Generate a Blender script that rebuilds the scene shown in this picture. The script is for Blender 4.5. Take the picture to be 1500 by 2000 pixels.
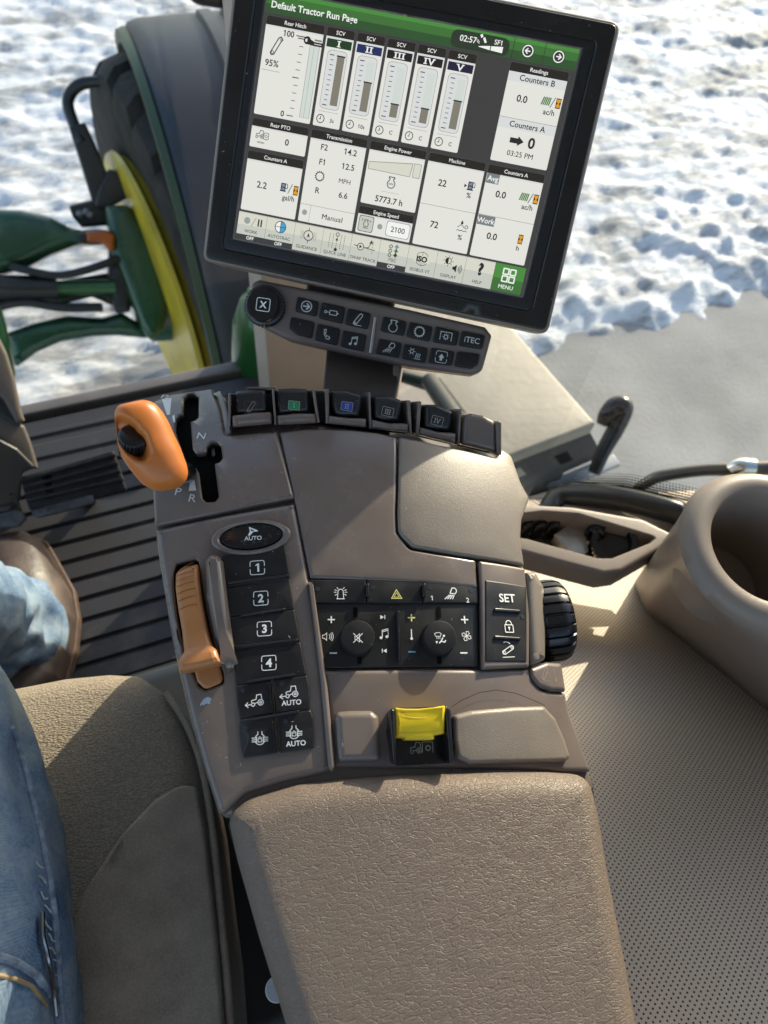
import bpy, bmesh, math, random
from mathutils import Vector as V, Matrix, noise, geometry
random.seed(5)
for o in list(bpy.data.objects): bpy.data.objects.remove(o)
sc = bpy.context.scene
COL = sc.collection
PI = math.pi
# ------------------------------------------------------------------ camera
CR = V((.933, -.349, .084)); CU = V((.257, .8128, .5227)); CF = V((.251, .466, -.848))
CF.normalize(); CR = (CR - CF * CR.dot(CF)).normalized(); CU = CR.cross(CF).normalized()
CAM = V((0, 0, 2.5)); FPX = 1387.0
cam = bpy.data.cameras.new('camera'); co = bpy.data.objects.new('camera', cam); COL.objects.link(co)
co.matrix_world = Matrix(((CR.x, CU.x, -CF.x, CAM.x), (CR.y, CU.y, -CF.y, CAM.y), (CR.z, CU.z, -CF.z, CAM.z), (0, 0, 0, 1)))
cam.sensor_fit = 'VERTICAL'; cam.sensor_height = 9.895; cam.sensor_width = 7.42; cam.lens = 6.862
cam.clip_start = .01; cam.clip_end = 2000
cam.dof.use_dof = True; cam.dof.focus_distance = .45; cam.dof.aperture_fstop = 2.5
sc.camera = co
# ------------------------------------------------------------------ light
SUN_AZ, SUN_EL = 55.0, 20.0        # degrees right of straight ahead, above the horizon
w = bpy.data.worlds.new('World'); sc.world = w; w.use_nodes = True
nt = w.node_tree; bg = nt.nodes['Background']
sky = nt.nodes.new('ShaderNodeTexSky'); sky.sky_type = 'NISHITA'; sky.sun_disc = False
sky.sun_elevation = math.radians(SUN_EL); sky.sun_rotation = math.radians(SUN_AZ); sky.dust_density = 1.5; sky.ozone_density = .9
nt.links.new(sky.outputs[0], bg.inputs[0]); bg.inputs[1].default_value = .15
sl = bpy.data.lights.new('sun', 'SUN'); so = bpy.data.objects.new('sun', sl); COL.objects.link(so)
sl.energy = 3.0; sl.angle = math.radians(.6); sl.color = (1, .88, .68)
a, e = math.radians(SUN_AZ), math.radians(SUN_EL)
SUNV = V((math.sin(a) * math.cos(e), math.cos(a) * math.cos(e), math.sin(e)))
so.rotation_euler = SUNV.to_track_quat('Z', 'Y').to_euler(); so.location = (0, 0, 9)
sc.view_settings.view_transform = 'Standard'; sc.view_settings.look = 'None'
sc.view_settings.exposure = 1.2; sc.view_settings.gamma = 1
EXPO = 2 ** sc.view_settings.exposure
sc.render.engine = 'CYCLES'
sc.cycles.use_denoising = True
sc.cycles.max_bounces = 10; sc.cycles.diffuse_bounces = 5; sc.cycles.glossy_bounces = 4; sc.cycles.transparent_max_bounces = 12
sc.cycles.caustics_reflective = False; sc.cycles.caustics_refractive = False
sc.cycles.sample_clamp_indirect = 6

# ------------------------------------------------------------------ materials
MATS = {}
def mat(name, col=(.2, .2, .2), rough=.5, spec=.5, metal=0, bump=None, var=None, emit=0, coat=0, fn=None, sheen=0):
    """bump = (scale, strength, distance[, detail]); var = (scale, amount)"""
    if name in MATS: return MATS[name]
    m = bpy.data.materials.new(name); m.use_nodes = True
    t = m.node_tree; b = t.nodes['Principled BSDF']
    b.inputs['Base Color'].default_value = (*col, 1); b.inputs['Roughness'].default_value = rough
    b.inputs['Specular IOR Level'].default_value = spec; b.inputs['Metallic'].default_value = metal
    if coat: b.inputs['Coat Weight'].default_value = coat; b.inputs['Coat Roughness'].default_value = .08
    if sheen: b.inputs['Sheen Weight'].default_value = sheen; b.inputs['Sheen Roughness'].default_value = .4
    if emit:
        b.inputs['Emission Color'].default_value = (*col, 1); b.inputs['Emission Strength'].default_value = emit
        b.inputs['Base Color'].default_value = (.02, .02, .02, 1)
    N = t.nodes.new; L = t.links.new
    tc = N('ShaderNodeTexCoord')
    if bump:
        nz = N('ShaderNodeTexNoise'); nz.inputs['Scale'].default_value = bump[0]; nz.inputs['Detail'].default_value = bump[3] if len(bump) > 3 else 2
        L(tc.outputs['Object'], nz.inputs['Vector'])
        bp = N('ShaderNodeBump'); bp.inputs['Strength'].default_value = bump[1]; bp.inputs['Distance'].default_value = bump[2]
        L(nz.outputs[0], bp.inputs['Height']); L(bp.outputs[0], b.inputs['Normal'])
    if var:
        nz = N('ShaderNodeTexNoise'); nz.inputs['Scale'].default_value = var[0]; nz.inputs['Detail'].default_value = 5
        L(tc.outputs['Object'], nz.inputs['Vector'])
        mr = N('ShaderNodeMapRange'); mr.inputs[1].default_value = .3; mr.inputs[2].default_value = .7
        mr.inputs[3].default_value = 1 - var[1]; mr.inputs[4].default_value = 1 + var[1]; L(nz.outputs[0], mr.inputs[0])
        mx = N('ShaderNodeVectorMath'); mx.operation = 'SCALE'; mx.inputs[0].default_value = col; L(mr.outputs[0], mx.inputs['Scale'])
        L(mx.outputs[0], b.inputs['Base Color'])
        if len(var) > 2:
            mr2 = N('ShaderNodeMapRange'); mr2.inputs[1].default_value = .3; mr2.inputs[2].default_value = .7
            mr2.inputs[3].default_value = rough - var[2]; mr2.inputs[4].default_value = rough + var[2]
            L(nz.outputs[0], mr2.inputs[0]); L(mr2.outputs[0], b.inputs['Roughness'])
    if fn: fn(t, b, tc, N, L)
    MATS[name] = m
    return m

def leather_fn(t, b, tc, N, L):
    mp = N('ShaderNodeMapping'); mp.inputs['Rotation'].default_value = (0, 0, math.radians(-14)); mp.inputs['Scale'].default_value = (.55, 1.2, 1)
    L(tc.outputs['Object'], mp.inputs[0])
    nz = N('ShaderNodeTexNoise'); nz.inputs['Scale'].default_value = 120; nz.inputs['Detail'].default_value = 3
    L(mp.outputs[0], nz.inputs[0])
    ad = N('ShaderNodeVectorMath'); ad.operation = 'MULTIPLY_ADD'; ad.inputs[1].default_value = (.007, .007, .007)
    L(nz.outputs[1], ad.inputs[0]); L(mp.outputs[0], ad.inputs[2])
    rg = N('ShaderNodeTexNoise'); rg.noise_type = 'RIDGED_MULTIFRACTAL'; rg.inputs['Scale'].default_value = 210; rg.inputs['Detail'].default_value = 3; rg.inputs['Roughness'].default_value = .55; L(ad.outputs[0], rg.inputs[0])
    hs = []
    for s, wgt in ((370, 1.0), (760, .55)):
        v = N('ShaderNodeTexVoronoi'); v.feature = 'DISTANCE_TO_EDGE'; v.inputs['Scale'].default_value = s
        L(ad.outputs[0], v.inputs[0])
        mr = N('ShaderNodeMapRange'); mr.interpolation_type = 'SMOOTHSTEP'
        mr.inputs[1].default_value = 0; mr.inputs[2].default_value = .11; mr.inputs[3].default_value = 0; mr.inputs[4].default_value = wgt
        L(v.outputs['Distance'], mr.inputs[0]); hs.append(mr)
    n2 = N('ShaderNodeTexNoise'); n2.inputs['Scale'].default_value = 900; n2.inputs['Detail'].default_value = 2; L(tc.outputs['Object'], n2.inputs[0])
    n3 = N('ShaderNodeTexNoise'); n3.inputs['Scale'].default_value = 30; n3.inputs['Detail'].default_value = 2; L(mp.outputs[0], n3.inputs[0])
    m1 = N('ShaderNodeMath'); m1.operation = 'ADD'; L(hs[0].outputs[0], m1.inputs[0]); L(hs[1].outputs[0], m1.inputs[1])
    m3 = N('ShaderNodeMath'); m3.operation = 'MULTIPLY_ADD'; m3.inputs[1].default_value = 1.8; L(n3.outputs[0], m3.inputs[0]); L(m1.outputs[0], m3.inputs[2])
    m2 = N('ShaderNodeMath'); m2.operation = 'MULTIPLY_ADD'; m2.inputs[1].default_value = .5; L(n2.outputs[0], m2.inputs[0]); L(m3.outputs[0], m2.inputs[2])
    m4 = N('ShaderNodeMath'); m4.operation = 'MULTIPLY_ADD'; m4.inputs[1].default_value = -.10; L(rg.outputs[0], m4.inputs[0]); L(m2.outputs[0], m4.inputs[2]); m2 = m4
    bp = N('ShaderNodeBump'); bp.inputs['Strength'].default_value = .75; bp.inputs['Distance'].default_value = .00021
    L(m2.outputs[0], bp.inputs['Height']); L(bp.outputs[0], b.inputs['Normal'])
def fabric_fn(t, b, tc, N, L):
    mp = N('ShaderNodeMapping'); mp.inputs['Scale'].default_value = (.5, 1, 1); mp.inputs['Rotation'].default_value = (0, 0, .2)
    L(tc.outputs['Object'], mp.inputs[0])
    v = N('ShaderNodeTexVoronoi'); v.inputs['Scale'].default_value = 900; L(mp.outputs[0], v.inputs[0])
    nz = N('ShaderNodeTexNoise'); nz.inputs['Scale'].default_value = 260; nz.inputs['Detail'].default_value = 3; L(mp.outputs[0], nz.inputs[0])
    m = N('ShaderNodeMath'); m.operation = 'MULTIPLY_ADD'; m.inputs[1].default_value = -.8; L(v.outputs['Distance'], m.inputs[0]); L(nz.outputs[0], m.inputs[2])
    bp = N('ShaderNodeBump'); bp.inputs['Strength'].default_value = .8; bp.inputs['Distance'].default_value = .0011
    L(m.outputs[0], bp.inputs['Height']); L(bp.outputs[0], b.inputs['Normal'])
    cr = N('ShaderNodeMapRange'); cr.inputs[1].default_value = .0; cr.inputs[2].default_value = .6; cr.inputs[3].default_value = 1.15; cr.inputs[4].default_value = .72
    L(v.outputs['Distance'], cr.inputs[0])
    c = b.inputs['Base Color'].default_value[:3]
    mx = N('ShaderNodeVectorMath'); mx.operation = 'SCALE'; mx.inputs[0].default_value = c; L(cr.outputs[0], mx.inputs['Scale']); L(mx.outputs[0], b.inputs['Base Color'])
def suede_fn(t, b, tc, N, L):
    nz = N('ShaderNodeTexNoise'); nz.inputs['Scale'].default_value = 700; nz.inputs['Detail'].default_value = 4; L(tc.outputs['Object'], nz.inputs[0])
    n2 = N('ShaderNodeTexNoise'); n2.inputs['Scale'].default_value = 45; n2.inputs['Detail'].default_value = 5; L(tc.outputs['Object'], n2.inputs[0])
    bp = N('ShaderNodeBump'); bp.inputs['Strength'].default_value = .6; bp.inputs['Distance'].default_value = .0008
    L(nz.outputs[0], bp.inputs['Height']); L(bp.outputs[0], b.inputs['Normal'])
    m = N('ShaderNodeMath'); m.operation = 'ADD'; L(nz.outputs[0], m.inputs[0]); L(n2.outputs[0], m.inputs[1])
    cr = N('ShaderNodeMapRange'); cr.inputs[1].default_value = .65; cr.inputs[2].default_value = 1.35; cr.inputs[3].default_value = .75; cr.inputs[4].default_value = 1.3
    L(m.outputs[0], cr.inputs[0])
    c = b.inputs['Base Color'].default_value[:3]
    mx = N('ShaderNodeVectorMath'); mx.operation = 'SCALE'; mx.inputs[0].default_value = c; L(cr.outputs[0], mx.inputs['Scale']); L(mx.outputs[0], b.inputs['Base Color'])
def denim_fn(t, b, tc, N, L):
    wv = N('ShaderNodeTexWave'); wv.inputs['Scale'].default_value = 330; wv.inputs['Distortion'].default_value = .6; wv.inputs['Detail'].default_value = 2
    mp = N('ShaderNodeMapping'); mp.inputs['Rotation'].default_value = (.3, .5, .9); L(tc.outputs['Object'], mp.inputs[0]); L(mp.outputs[0], wv.inputs[0])
    n1 = N('ShaderNodeTexNoise'); n1.inputs['Scale'].default_value = 22; n1.inputs['Detail'].default_value = 6; n1.inputs['Roughness'].default_value = .6; L(tc.outputs['Object'], n1.inputs[0])
    n2 = N('ShaderNodeTexNoise'); n2.inputs['Scale'].default_value = 400; n2.inputs['Detail'].default_value = 3; L(tc.outputs['Object'], n2.inputs[0])
    a1 = N('ShaderNodeMath'); a1.operation = 'MULTIPLY_ADD'; a1.inputs[1].default_value = .07; L(wv.outputs[1], a1.inputs[0]); L(n1.outputs[0], a1.inputs[2])
    a2 = N('ShaderNodeMath'); a2.operation = 'MULTIPLY_ADD'; a2.inputs[1].default_value = .30; L(n2.outputs[0], a2.inputs[0]); L(a1.outputs[0], a2.inputs[2])
    r = N('ShaderNodeValToRGB'); r.color_ramp.elements[0].position = .45; r.color_ramp.elements[0].color = (.045, .085, .16, 1)
    r.color_ramp.elements[1].position = .88; r.color_ramp.elements[1].color = (.30, .36, .41, 1)
    k = r.color_ramp.elements.new(.63); k.color = (.14, .21, .31, 1)
    L(a2.outputs[0], r.inputs[0]); L(r.outputs[0], b.inputs['Base Color'])
    bp = N('ShaderNodeBump'); bp.inputs['Strength'].default_value = .7; bp.inputs['Distance'].default_value = .0007
    L(a2.outputs[0], bp.inputs['Height']); L(bp.outputs[0], b.inputs['Normal'])
PITCH = .0045
def perf_fn(t, b, tc, N, L):
    # hexagonal rows of punched holes: two interleaved square lattices
    sp = N('ShaderNodeSeparateXYZ'); L(tc.outputs['UV'], sp.inputs[0])
    def fr(sock, off, per):
        m = N('ShaderNodeMath'); m.operation = 'MULTIPLY_ADD'; m.inputs[1].default_value = 1 / per; m.inputs[2].default_value = off; L(sock, m.inputs[0])
        f = N('ShaderNodeMath'); f.operation = 'FRACT'; L(m.outputs[0], f.inputs[0])
        s = N('ShaderNodeMath'); s.operation = 'SUBTRACT'; s.inputs[1].default_value = .5; L(f.outputs[0], s.inputs[0])
        k = N('ShaderNodeMath'); k.operation = 'MULTIPLY'; k.inputs[1].default_value = per; L(s.outputs[0], k.inputs[0]); return k
    ds = []
    for off in (0, .5):
        x = fr(sp.outputs[0], off, PITCH); y = fr(sp.outputs[1], off, PITCH)
        cb = N('ShaderNodeCombineXYZ'); L(x.outputs[0], cb.inputs[0]); L(y.outputs[0], cb.inputs[1])
        ln = N('ShaderNodeVectorMath'); ln.operation = 'LENGTH'; L(cb.outputs[0], ln.inputs[0]); ds.append(ln)
    mn = N('ShaderNodeMath'); mn.operation = 'MINIMUM'; L(ds[0].outputs['Value'], mn.inputs[0]); L(ds[1].outputs['Value'], mn.inputs[1])
    mr = N('ShaderNodeMapRange'); mr.inputs[1].default_value = .00050; mr.inputs[2].default_value = .00080; L(mn.outputs[0], mr.inputs[0])
    nz = N('ShaderNodeTexNoise'); nz.inputs['Scale'].default_value = 9; nz.inputs['Detail'].default_value = 4; L(tc.outputs['UV'], nz.inputs[0])
    c = b.inputs['Base Color'].default_value[:]
    mx = N('ShaderNodeMix'); mx.data_type = 'RGBA'; mx.inputs[6].default_value = (.030, .025, .021, 1); mx.inputs[7].default_value = c
    L(mr.outputs[0], mx.inputs[0]); L(mx.outputs[2], b.inputs['Base Color'])
    n2 = N('ShaderNodeTexNoise'); n2.inputs['Scale'].default_value = 1500; L(tc.outputs['UV'], n2.inputs[0])
    ad = N('ShaderNodeMath'); ad.operation = 'MULTIPLY_ADD'; ad.inputs[1].default_value = .12; L(n2.outputs[0], ad.inputs[0]); L(mr.outputs[0], ad.inputs[2])
    bp = N('ShaderNodeBump'); bp.inputs['Strength'].default_value = .7; bp.inputs['Distance'].default_value = .0006; L(ad.outputs[0], bp.inputs['Height']); L(bp.outputs[0], b.inputs['Normal'])
def snow_fn(t, b, tc, N, L):
    n1 = N('ShaderNodeTexNoise'); n1.inputs['Scale'].default_value = 1.6; n1.inputs['Detail'].default_value = 10; n1.inputs['Roughness'].default_value = .76; mp = N('ShaderNodeMapping'); mp.inputs['Rotation'].default_value = (0, 0, .36); mp.inputs['Scale'].default_value = (.8, 2.6, 1); L(tc.outputs['Object'], mp.inputs[0]); L(mp.outputs[0], n1.inputs[0])
    r = N('ShaderNodeValToRGB'); r.color_ramp.elements[0].position = .41; r.color_ramp.elements[0].color = (.33, .335, .345, 1)
    r.color_ramp.elements[1].position = .53; r.color_ramp.elements[1].color = (.80, .82, .86, 1)
    L(n1.outputs[0], r.inputs[0]); L(r.outputs[0], b.inputs['Base Color'])
    n2 = N('ShaderNodeTexNoise'); n2.inputs['Scale'].default_value = 18; n2.inputs['Detail'].default_value = 8; n2.inputs['Roughness'].default_value = .7; L(mp.outputs[0], n2.inputs[0])
    bp = N('ShaderNodeBump'); bp.inputs['Strength'].default_value = .9; bp.inputs['Distance'].default_value = .035; L(n2.outputs[0], bp.inputs['Height']); L(bp.outputs[0], b.inputs['Normal'])
def pave_fn(t, b, tc, N, L):
    n1 = N('ShaderNodeTexNoise'); n1.inputs['Scale'].default_value = 2.2; n1.inputs['Detail'].default_value = 7; L(tc.outputs['Object'], n1.inputs[0])
    r = N('ShaderNodeValToRGB'); r.color_ramp.elements[0].position = .35; r.color_ramp.elements[0].color = (.25, .245, .235, 1)
    r.color_ramp.elements[1].position = .68; r.color_ramp.elements[1].color = (.36, .35, .335, 1)
    L(n1.outputs[0], r.inputs[0]); L(r.outputs[0], b.inputs['Base Color'])
    n2 = N('ShaderNodeTexNoise'); n2.inputs['Scale'].default_value = 60; n2.inputs['Detail'].default_value = 5; L(tc.outputs['Object'], n2.inputs[0])
    bp = N('ShaderNodeBump'); bp.inputs['Strength'].default_value = .4; bp.inputs['Distance'].default_value = .01; L(n2.outputs[0], bp.inputs['Height']); L(bp.outputs[0], b.inputs['Normal'])
def glass_mat(name, tint, gloss=.06):
    m = bpy.data.materials.new(name); m.use_nodes = True; t = m.node_tree; t.nodes.clear(); N = t.nodes.new
    o = N('ShaderNodeOutputMaterial'); mx = N('ShaderNodeMixShader'); tr = N('ShaderNodeBsdfTransparent'); gl = N('ShaderNodeBsdfGlossy')
    tr.inputs[0].default_value = (*tint, 1); gl.inputs['Roughness'].default_value = .02
    lw = N('ShaderNodeFresnel'); lw.inputs[0].default_value = 1.35
    t.links.new(lw.outputs[0], mx.inputs[0]); t.links.new(tr.outputs[0], mx.inputs[1]); t.links.new(gl.outputs[0], mx.inputs[2]); t.links.new(mx.outputs[0], o.inputs[0])
    return m

TAUPE = (.158, .126, .111)
M_GLOSS = mat('taupe_gloss_plastic', TAUPE, .22, .55, var=(48, .06, .10))
M_SATIN = mat('taupe_satin_plastic', TAUPE, .36, .5, bump=(2600, .25, .0002), var=(40, .06, .05))
M_GRAIN = mat('taupe_grained_plastic', (.195, .165, .138), .38, .5, bump=(1500, .5, .0004), var=(50, .06))
M_PAD = mat('armrest_leather', (.172, .131, .104), .47, .42, fn=leather_fn)
M_BLACK = mat('black_soft_plastic', (.012, .012, .014), .42, .4, bump=(2500, .2, .0002), var=(60, .25, .08))
M_BLKG = mat('black_gloss_plastic', (.010, .010, .012), .22, .5, var=(40, .2, .06))
M_PADDLE = mat('dark_grey_paddle_plastic', (.018, .019, .022), .33, .5, var=(60, .2, .08))
M_HOLE = mat('slot_black', (.003, .003, .003), .9, .1)
M_ORANGE = mat('orange_plastic', (.54, .165, .034), .36, .5, bump=(2200, .15, .0002), var=(35, .05, .05))
M_TAN = mat('tan_orange_plastic', (.42, .175, .060), .36, .5, var=(35, .05, .05))
M_TAND = mat('tan_orange_groove', (.20, .075, .02), .5, .4)
M_YELLOW = mat('yellow_plastic', (.80, .56, .015), .38, .5, var=(40, .06, .05))
M_WHITE = mat('white_print', (.80, .81, .80), .6, .3)
M_GREYPR = mat('grey_print', (.33, .32, .30), .6, .3)
M_DIMPR = mat('dark_grey_print', (.09, .09, .09), .6, .3)
M_YPR = mat('yellow_print', (.80, .70, .25), .6, .3)
M_BPR = mat('blue_print', (.12, .42, .62), .6, .3)
M_GRNPR = mat('green_print', (.02, .22, .09), .6, .3)
M_NAVYPR = mat('navy_print', (.03, .06, .30), .6, .3)
M_CHROME = mat('polished_edge', (.42, .40, .38), .16, .6, metal=.6)
M_SILVER = mat('silver_embossed', (.62, .62, .62), .35, .5, metal=.2, bump=(1500, .6, .0005))

# ------------------------------------------------------------------ measuring
def ray(x, y): return CR * (x - 750) + CU * (1000 - y) + CF * FPX
def at_depth(x, y, d): return CAM + ray(x, y) / FPX * d
def at_z(x, y, z):
    d = ray(x, y); return CAM + d * ((z - CAM.z) / d.z)
class Plane:
    """a flat (or gently curved, via hf) reference surface with its own in-plane axes"""
    def __init__(s, O, n, up):
        s.O = V(O); s.n = V(n).normalized(); up = V(up); s.e2 = (up - s.n * up.dot(s.n)).normalized(); s.e1 = s.e2.cross(s.n); s.hf = None
    def uv(s, x, y, h=0):
        d = ray(x, y); p = CAM + d * (((s.O + s.n * h) - CAM).dot(s.n) / d.dot(s.n)); r = p - s.O
        u = V((r.dot(s.e1), r.dot(s.e2)))
        if s.hf:
            h2 = h + s.hf(u.x, u.y); p = CAM + d * (((s.O + s.n * h2) - CAM).dot(s.n) / d.dot(s.n)); r = p - s.O
            u = V((r.dot(s.e1), r.dot(s.e2)))
        return u
    def w(s, u, v, h=0):
        if s.hf: h = h + s.hf(u, v)
        return s.O + s.e1 * u + s.e2 * v + s.n * h
    def p(s, x, y, h=0):
        q = s.uv(x, y, h); return s.w(q.x, q.y, h)

# ------------------------------------------------------------------ objects
def thing(name, label, cat, loc, group=None):
    o = bpy.data.objects.new(name, None); COL.objects.link(o); o.location = loc; o['label'] = label; o['category'] = cat
    o.empty_display_size = .05
    if group: o['group'] = group
    return o
def root_loc(p):
    l = V((0, 0, 0))
    while p is not None: l = l + p.location; p = p.parent
    return l
def mk(name, verts, faces, mats, parent=None, mi=None, smooth=True, angle=40, tag=None, uvs=None):
    off = root_loc(parent)
    me = bpy.data.meshes.new(name); me.from_pydata([tuple(V(v) - off) for v in verts], [], faces)
    if not isinstance(mats, (list, tuple)): mats = [mats]
    for m in mats: me.materials.append(m)
    if mi:
        for p, i in zip(me.polygons, mi): p.material_index = i
    me.validate()
    if smooth:
        for p in me.polygons: p.use_smooth = True
        me.set_sharp_from_angle(angle=math.radians(angle))
    if uvs:
        ul = me.uv_layers.new(name='UVMap')
        for lp in me.loops: ul.data[lp.index].uv = uvs[lp.vertex_index]
    o = bpy.data.objects.new(name, me); COL.objects.link(o)
    if parent is not None: o.parent = parent
    if tag:
        for k, v in tag.items(): o[k] = v
    return o
def fixnormals(verts, faces):
    bm = bmesh.new(); vs = [bm.verts.new(v) for v in verts]
    for f in faces:
        try: bm.faces.new([vs[i] for i in f])
        except ValueError: pass
    bmesh.ops.recalc_face_normals(bm, faces=bm.faces); bm.verts.index_update()
    r = [v.co.copy() for v in bm.verts], [[v.index for v in f.verts] for f in bm.faces]; bm.free(); return r

def roundpoly(pts, r, n=5):
    """pts: list of 2D Vectors or (Vector, radius); fillets each corner"""
    P = [(V(p[0]), p[1]) if isinstance(p, tuple) else (V(p), r) for p in pts]
    out = []
    N_ = len(P)
    for i in range(N_):
        a, b, c = P[i - 1][0], P[i][0], P[(i + 1) % N_][0]; rr = P[i][1]
        d1, d2 = a - b, c - b; l1, l2 = d1.length, d2.length
        if l1 < 1e-9 or l2 < 1e-9: continue
        d1 /= l1; d2 /= l2
        ang = math.acos(max(-1, min(1, d1.dot(d2))))
        if rr <= 0 or ang > math.radians(176): out.append(b.copy()); continue
        t = min(rr / math.tan(ang / 2), l1 * .48, l2 * .48)
        s, e = b + d1 * t, b + d2 * t
        for k in range(n + 1):
            q = k / n; out.append(s * (1 - q) ** 2 + b * 2 * q * (1 - q) + e * q * q)
    return out
def resample(pts, step):
    out = []
    for i, a in enumerate(pts):
        b = pts[(i + 1) % len(pts)]; k = max(1, int((b - a).length / step))
        for j in range(k): out.append(a.lerp(b, j / k))
    return out
def area2(p): return sum(p[i - 1].x * p[i].y - p[i].x * p[i - 1].y for i in range(len(p)))
def ccw(p): return p if area2(p) > 0 else p[::-1]
def inset(p, d):
    out = []
    n = len(p)
    for i in range(n):
        a, b, c = p[i - 1], p[i], p[(i + 1) % n]
        e1 = (b - a); e2 = (c - b)
        if e1.length < 1e-9: e1 = e2
        if e2.length < 1e-9: e2 = e1
        n1 = V((-e1.y, e1.x)).normalized(); n2 = V((-e2.y, e2.x)).normalized()
        m = n1 + n2
        if m.length < 1e-6: m = n1
        m.normalize(); k = max(.45, m.dot(n1)); out.append(b + m * (d / k))
    return out
def inside(q, poly):
    r = False; x, y = q.x, q.y; j = len(poly) - 1
    for i in range(len(poly)):
        a, b = poly[i], poly[j]
        if (a.y > y) != (b.y > y) and x < (b.x - a.x) * (y - a.y) / (b.y - a.y) + a.x: r = not r
        j = i
    return r
def fill(outer, holes, step):
    pts = list(outer); edges = [(i, (i + 1) % len(outer)) for i in range(len(outer))]
    for h in holes:
        s = len(pts); pts += h; edges += [(s + i, s + (i + 1) % len(h)) for i in range(len(h))]
    xs = [p.x for p in outer]; ys = [p.y for p in outer]
    if step:
        ins = inset(outer, step * .45)
        y = min(ys); row = 0
        while y < max(ys):
            x = min(xs) + (row % 2) * step * .5
            while x < max(xs):
                q = V((x, y))
                if inside(q, ins) and not any(inside(q, inset(ccw(h), -step * .4)) for h in holes): pts.append(q)
                x += step
            y += step * .87; row += 1
    r = geometry.delaunay_2d_cdt(pts, edges, [], 0, 1e-8)
    vs, fs = r[0], r[2]; keep = []
    for f in fs:
        c = sum((vs[i] for i in f), V((0, 0))) / len(f)
        if inside(c, outer) and not any(inside(c, h) for h in holes): keep.append(list(f))
    return vs, keep
def slab(name, pl, px, h0, h1, m, parent, fillet=.0015, r=6, holes=(), holedepth=.006, step=0, dome=None, raw=False, tag=None, rings=4, angle=40, wallstep=.01):
    """solid plate: outline px (photo pixels measured on plane pl at height h1), from height h0 up to h1 with a rounded rim"""
    k = 1 if raw else at_scale(pl, px, h1)
    def conv(L):
        o = []
        for p in L:
            q = V(p[:2]) if raw else pl.uv(p[0], p[1], h1)
            o.append((q, (p[2] if len(p) > 2 else r) * k))
        return o
    out = ccw(resample(roundpoly(conv(px), r * k), wallstep)); H = [ccw(resample(roundpoly(conv(h), r * k), wallstep)) for h in holes]
    verts, faces = [], []
    def hh(q, h): return pl.w(q.x, q.y, h + (dome(q.x, q.y) if dome else 0))
    def ringset(L):
        s = len(verts); verts.extend(L); return list(range(s, s + len(L)))
    def strip(A, B):
        n = len(A)
        for i in range(n): faces.append((A[i], A[(i + 1) % n], B[(i + 1) % n], B[i]))
    prev = ringset([pl.w(q.x, q.y, h0) for q in out])
    cur = out
    for j in range(rings + 1):
        t = j / rings * PI / 2; d = fillet * (1 - math.cos(t)); dz = fillet * (1 - math.sin(t))
        cur = inset(out, d) if d > 0 else out
        R = ringset([hh(q, h1 - dz) for q in cur]); strip(prev, R); prev = R
    HT = []
    for h in H:
        f2 = min(fillet, .0012)
        lo = ringset([hh(q, h1 - holedepth) for q in h]); mid = ringset([hh(q, h1 - f2) for q in h])
        top_ = inset(h, -f2); up = ringset([hh(q, h1) for q in top_]); strip(mid, lo); strip(up, mid); HT.append(top_)
    vs, fs = fill(cur, HT, step)
    s = len(verts); verts.extend([hh(q, h1) for q in vs]); faces.extend([[s + i for i in f] for f in fs])
    bm = bmesh.new(); bv = [bm.verts.new(v) for v in verts]
    for f in faces:
        try: bm.faces.new([bv[i] for i in f])
        except ValueError: pass
    bmesh.ops.remove_doubles(bm, verts=bm.verts, dist=2e-6)
    # bottom
    if not holes:
        be = [e_ for e_ in bm.edges if e_.is_boundary]
        if be:
            try: bmesh.ops.holes_fill(bm, edges=be, sides=0)
            except Exception: pass
    bmesh.ops.recalc_face_normals(bm, faces=bm.faces)
    topz = max(bm.verts, key=lambda v: (v.co - pl.O).dot(pl.n))
    if sum(f.normal.dot(pl.n) * f.calc_area() for f in topz.link_faces) < 0: bmesh.ops.reverse_faces(bm, faces=bm.faces)
    bm.verts.index_update()
    V_ = [v.co.copy() for v in bm.verts]; F_ = [[v.index for v in f.verts] for f in bm.faces]; bm.free()
    return mk(name, V_, F_, m, parent, angle=angle, tag=tag)
def at_scale(pl, px, h):
    x = sum(p[0] for p in px) / len(px); y = sum(p[1] for p in px) / len(px)
    return (pl.uv(x + 1, y, h) - pl.uv(x, y, h)).length
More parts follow.
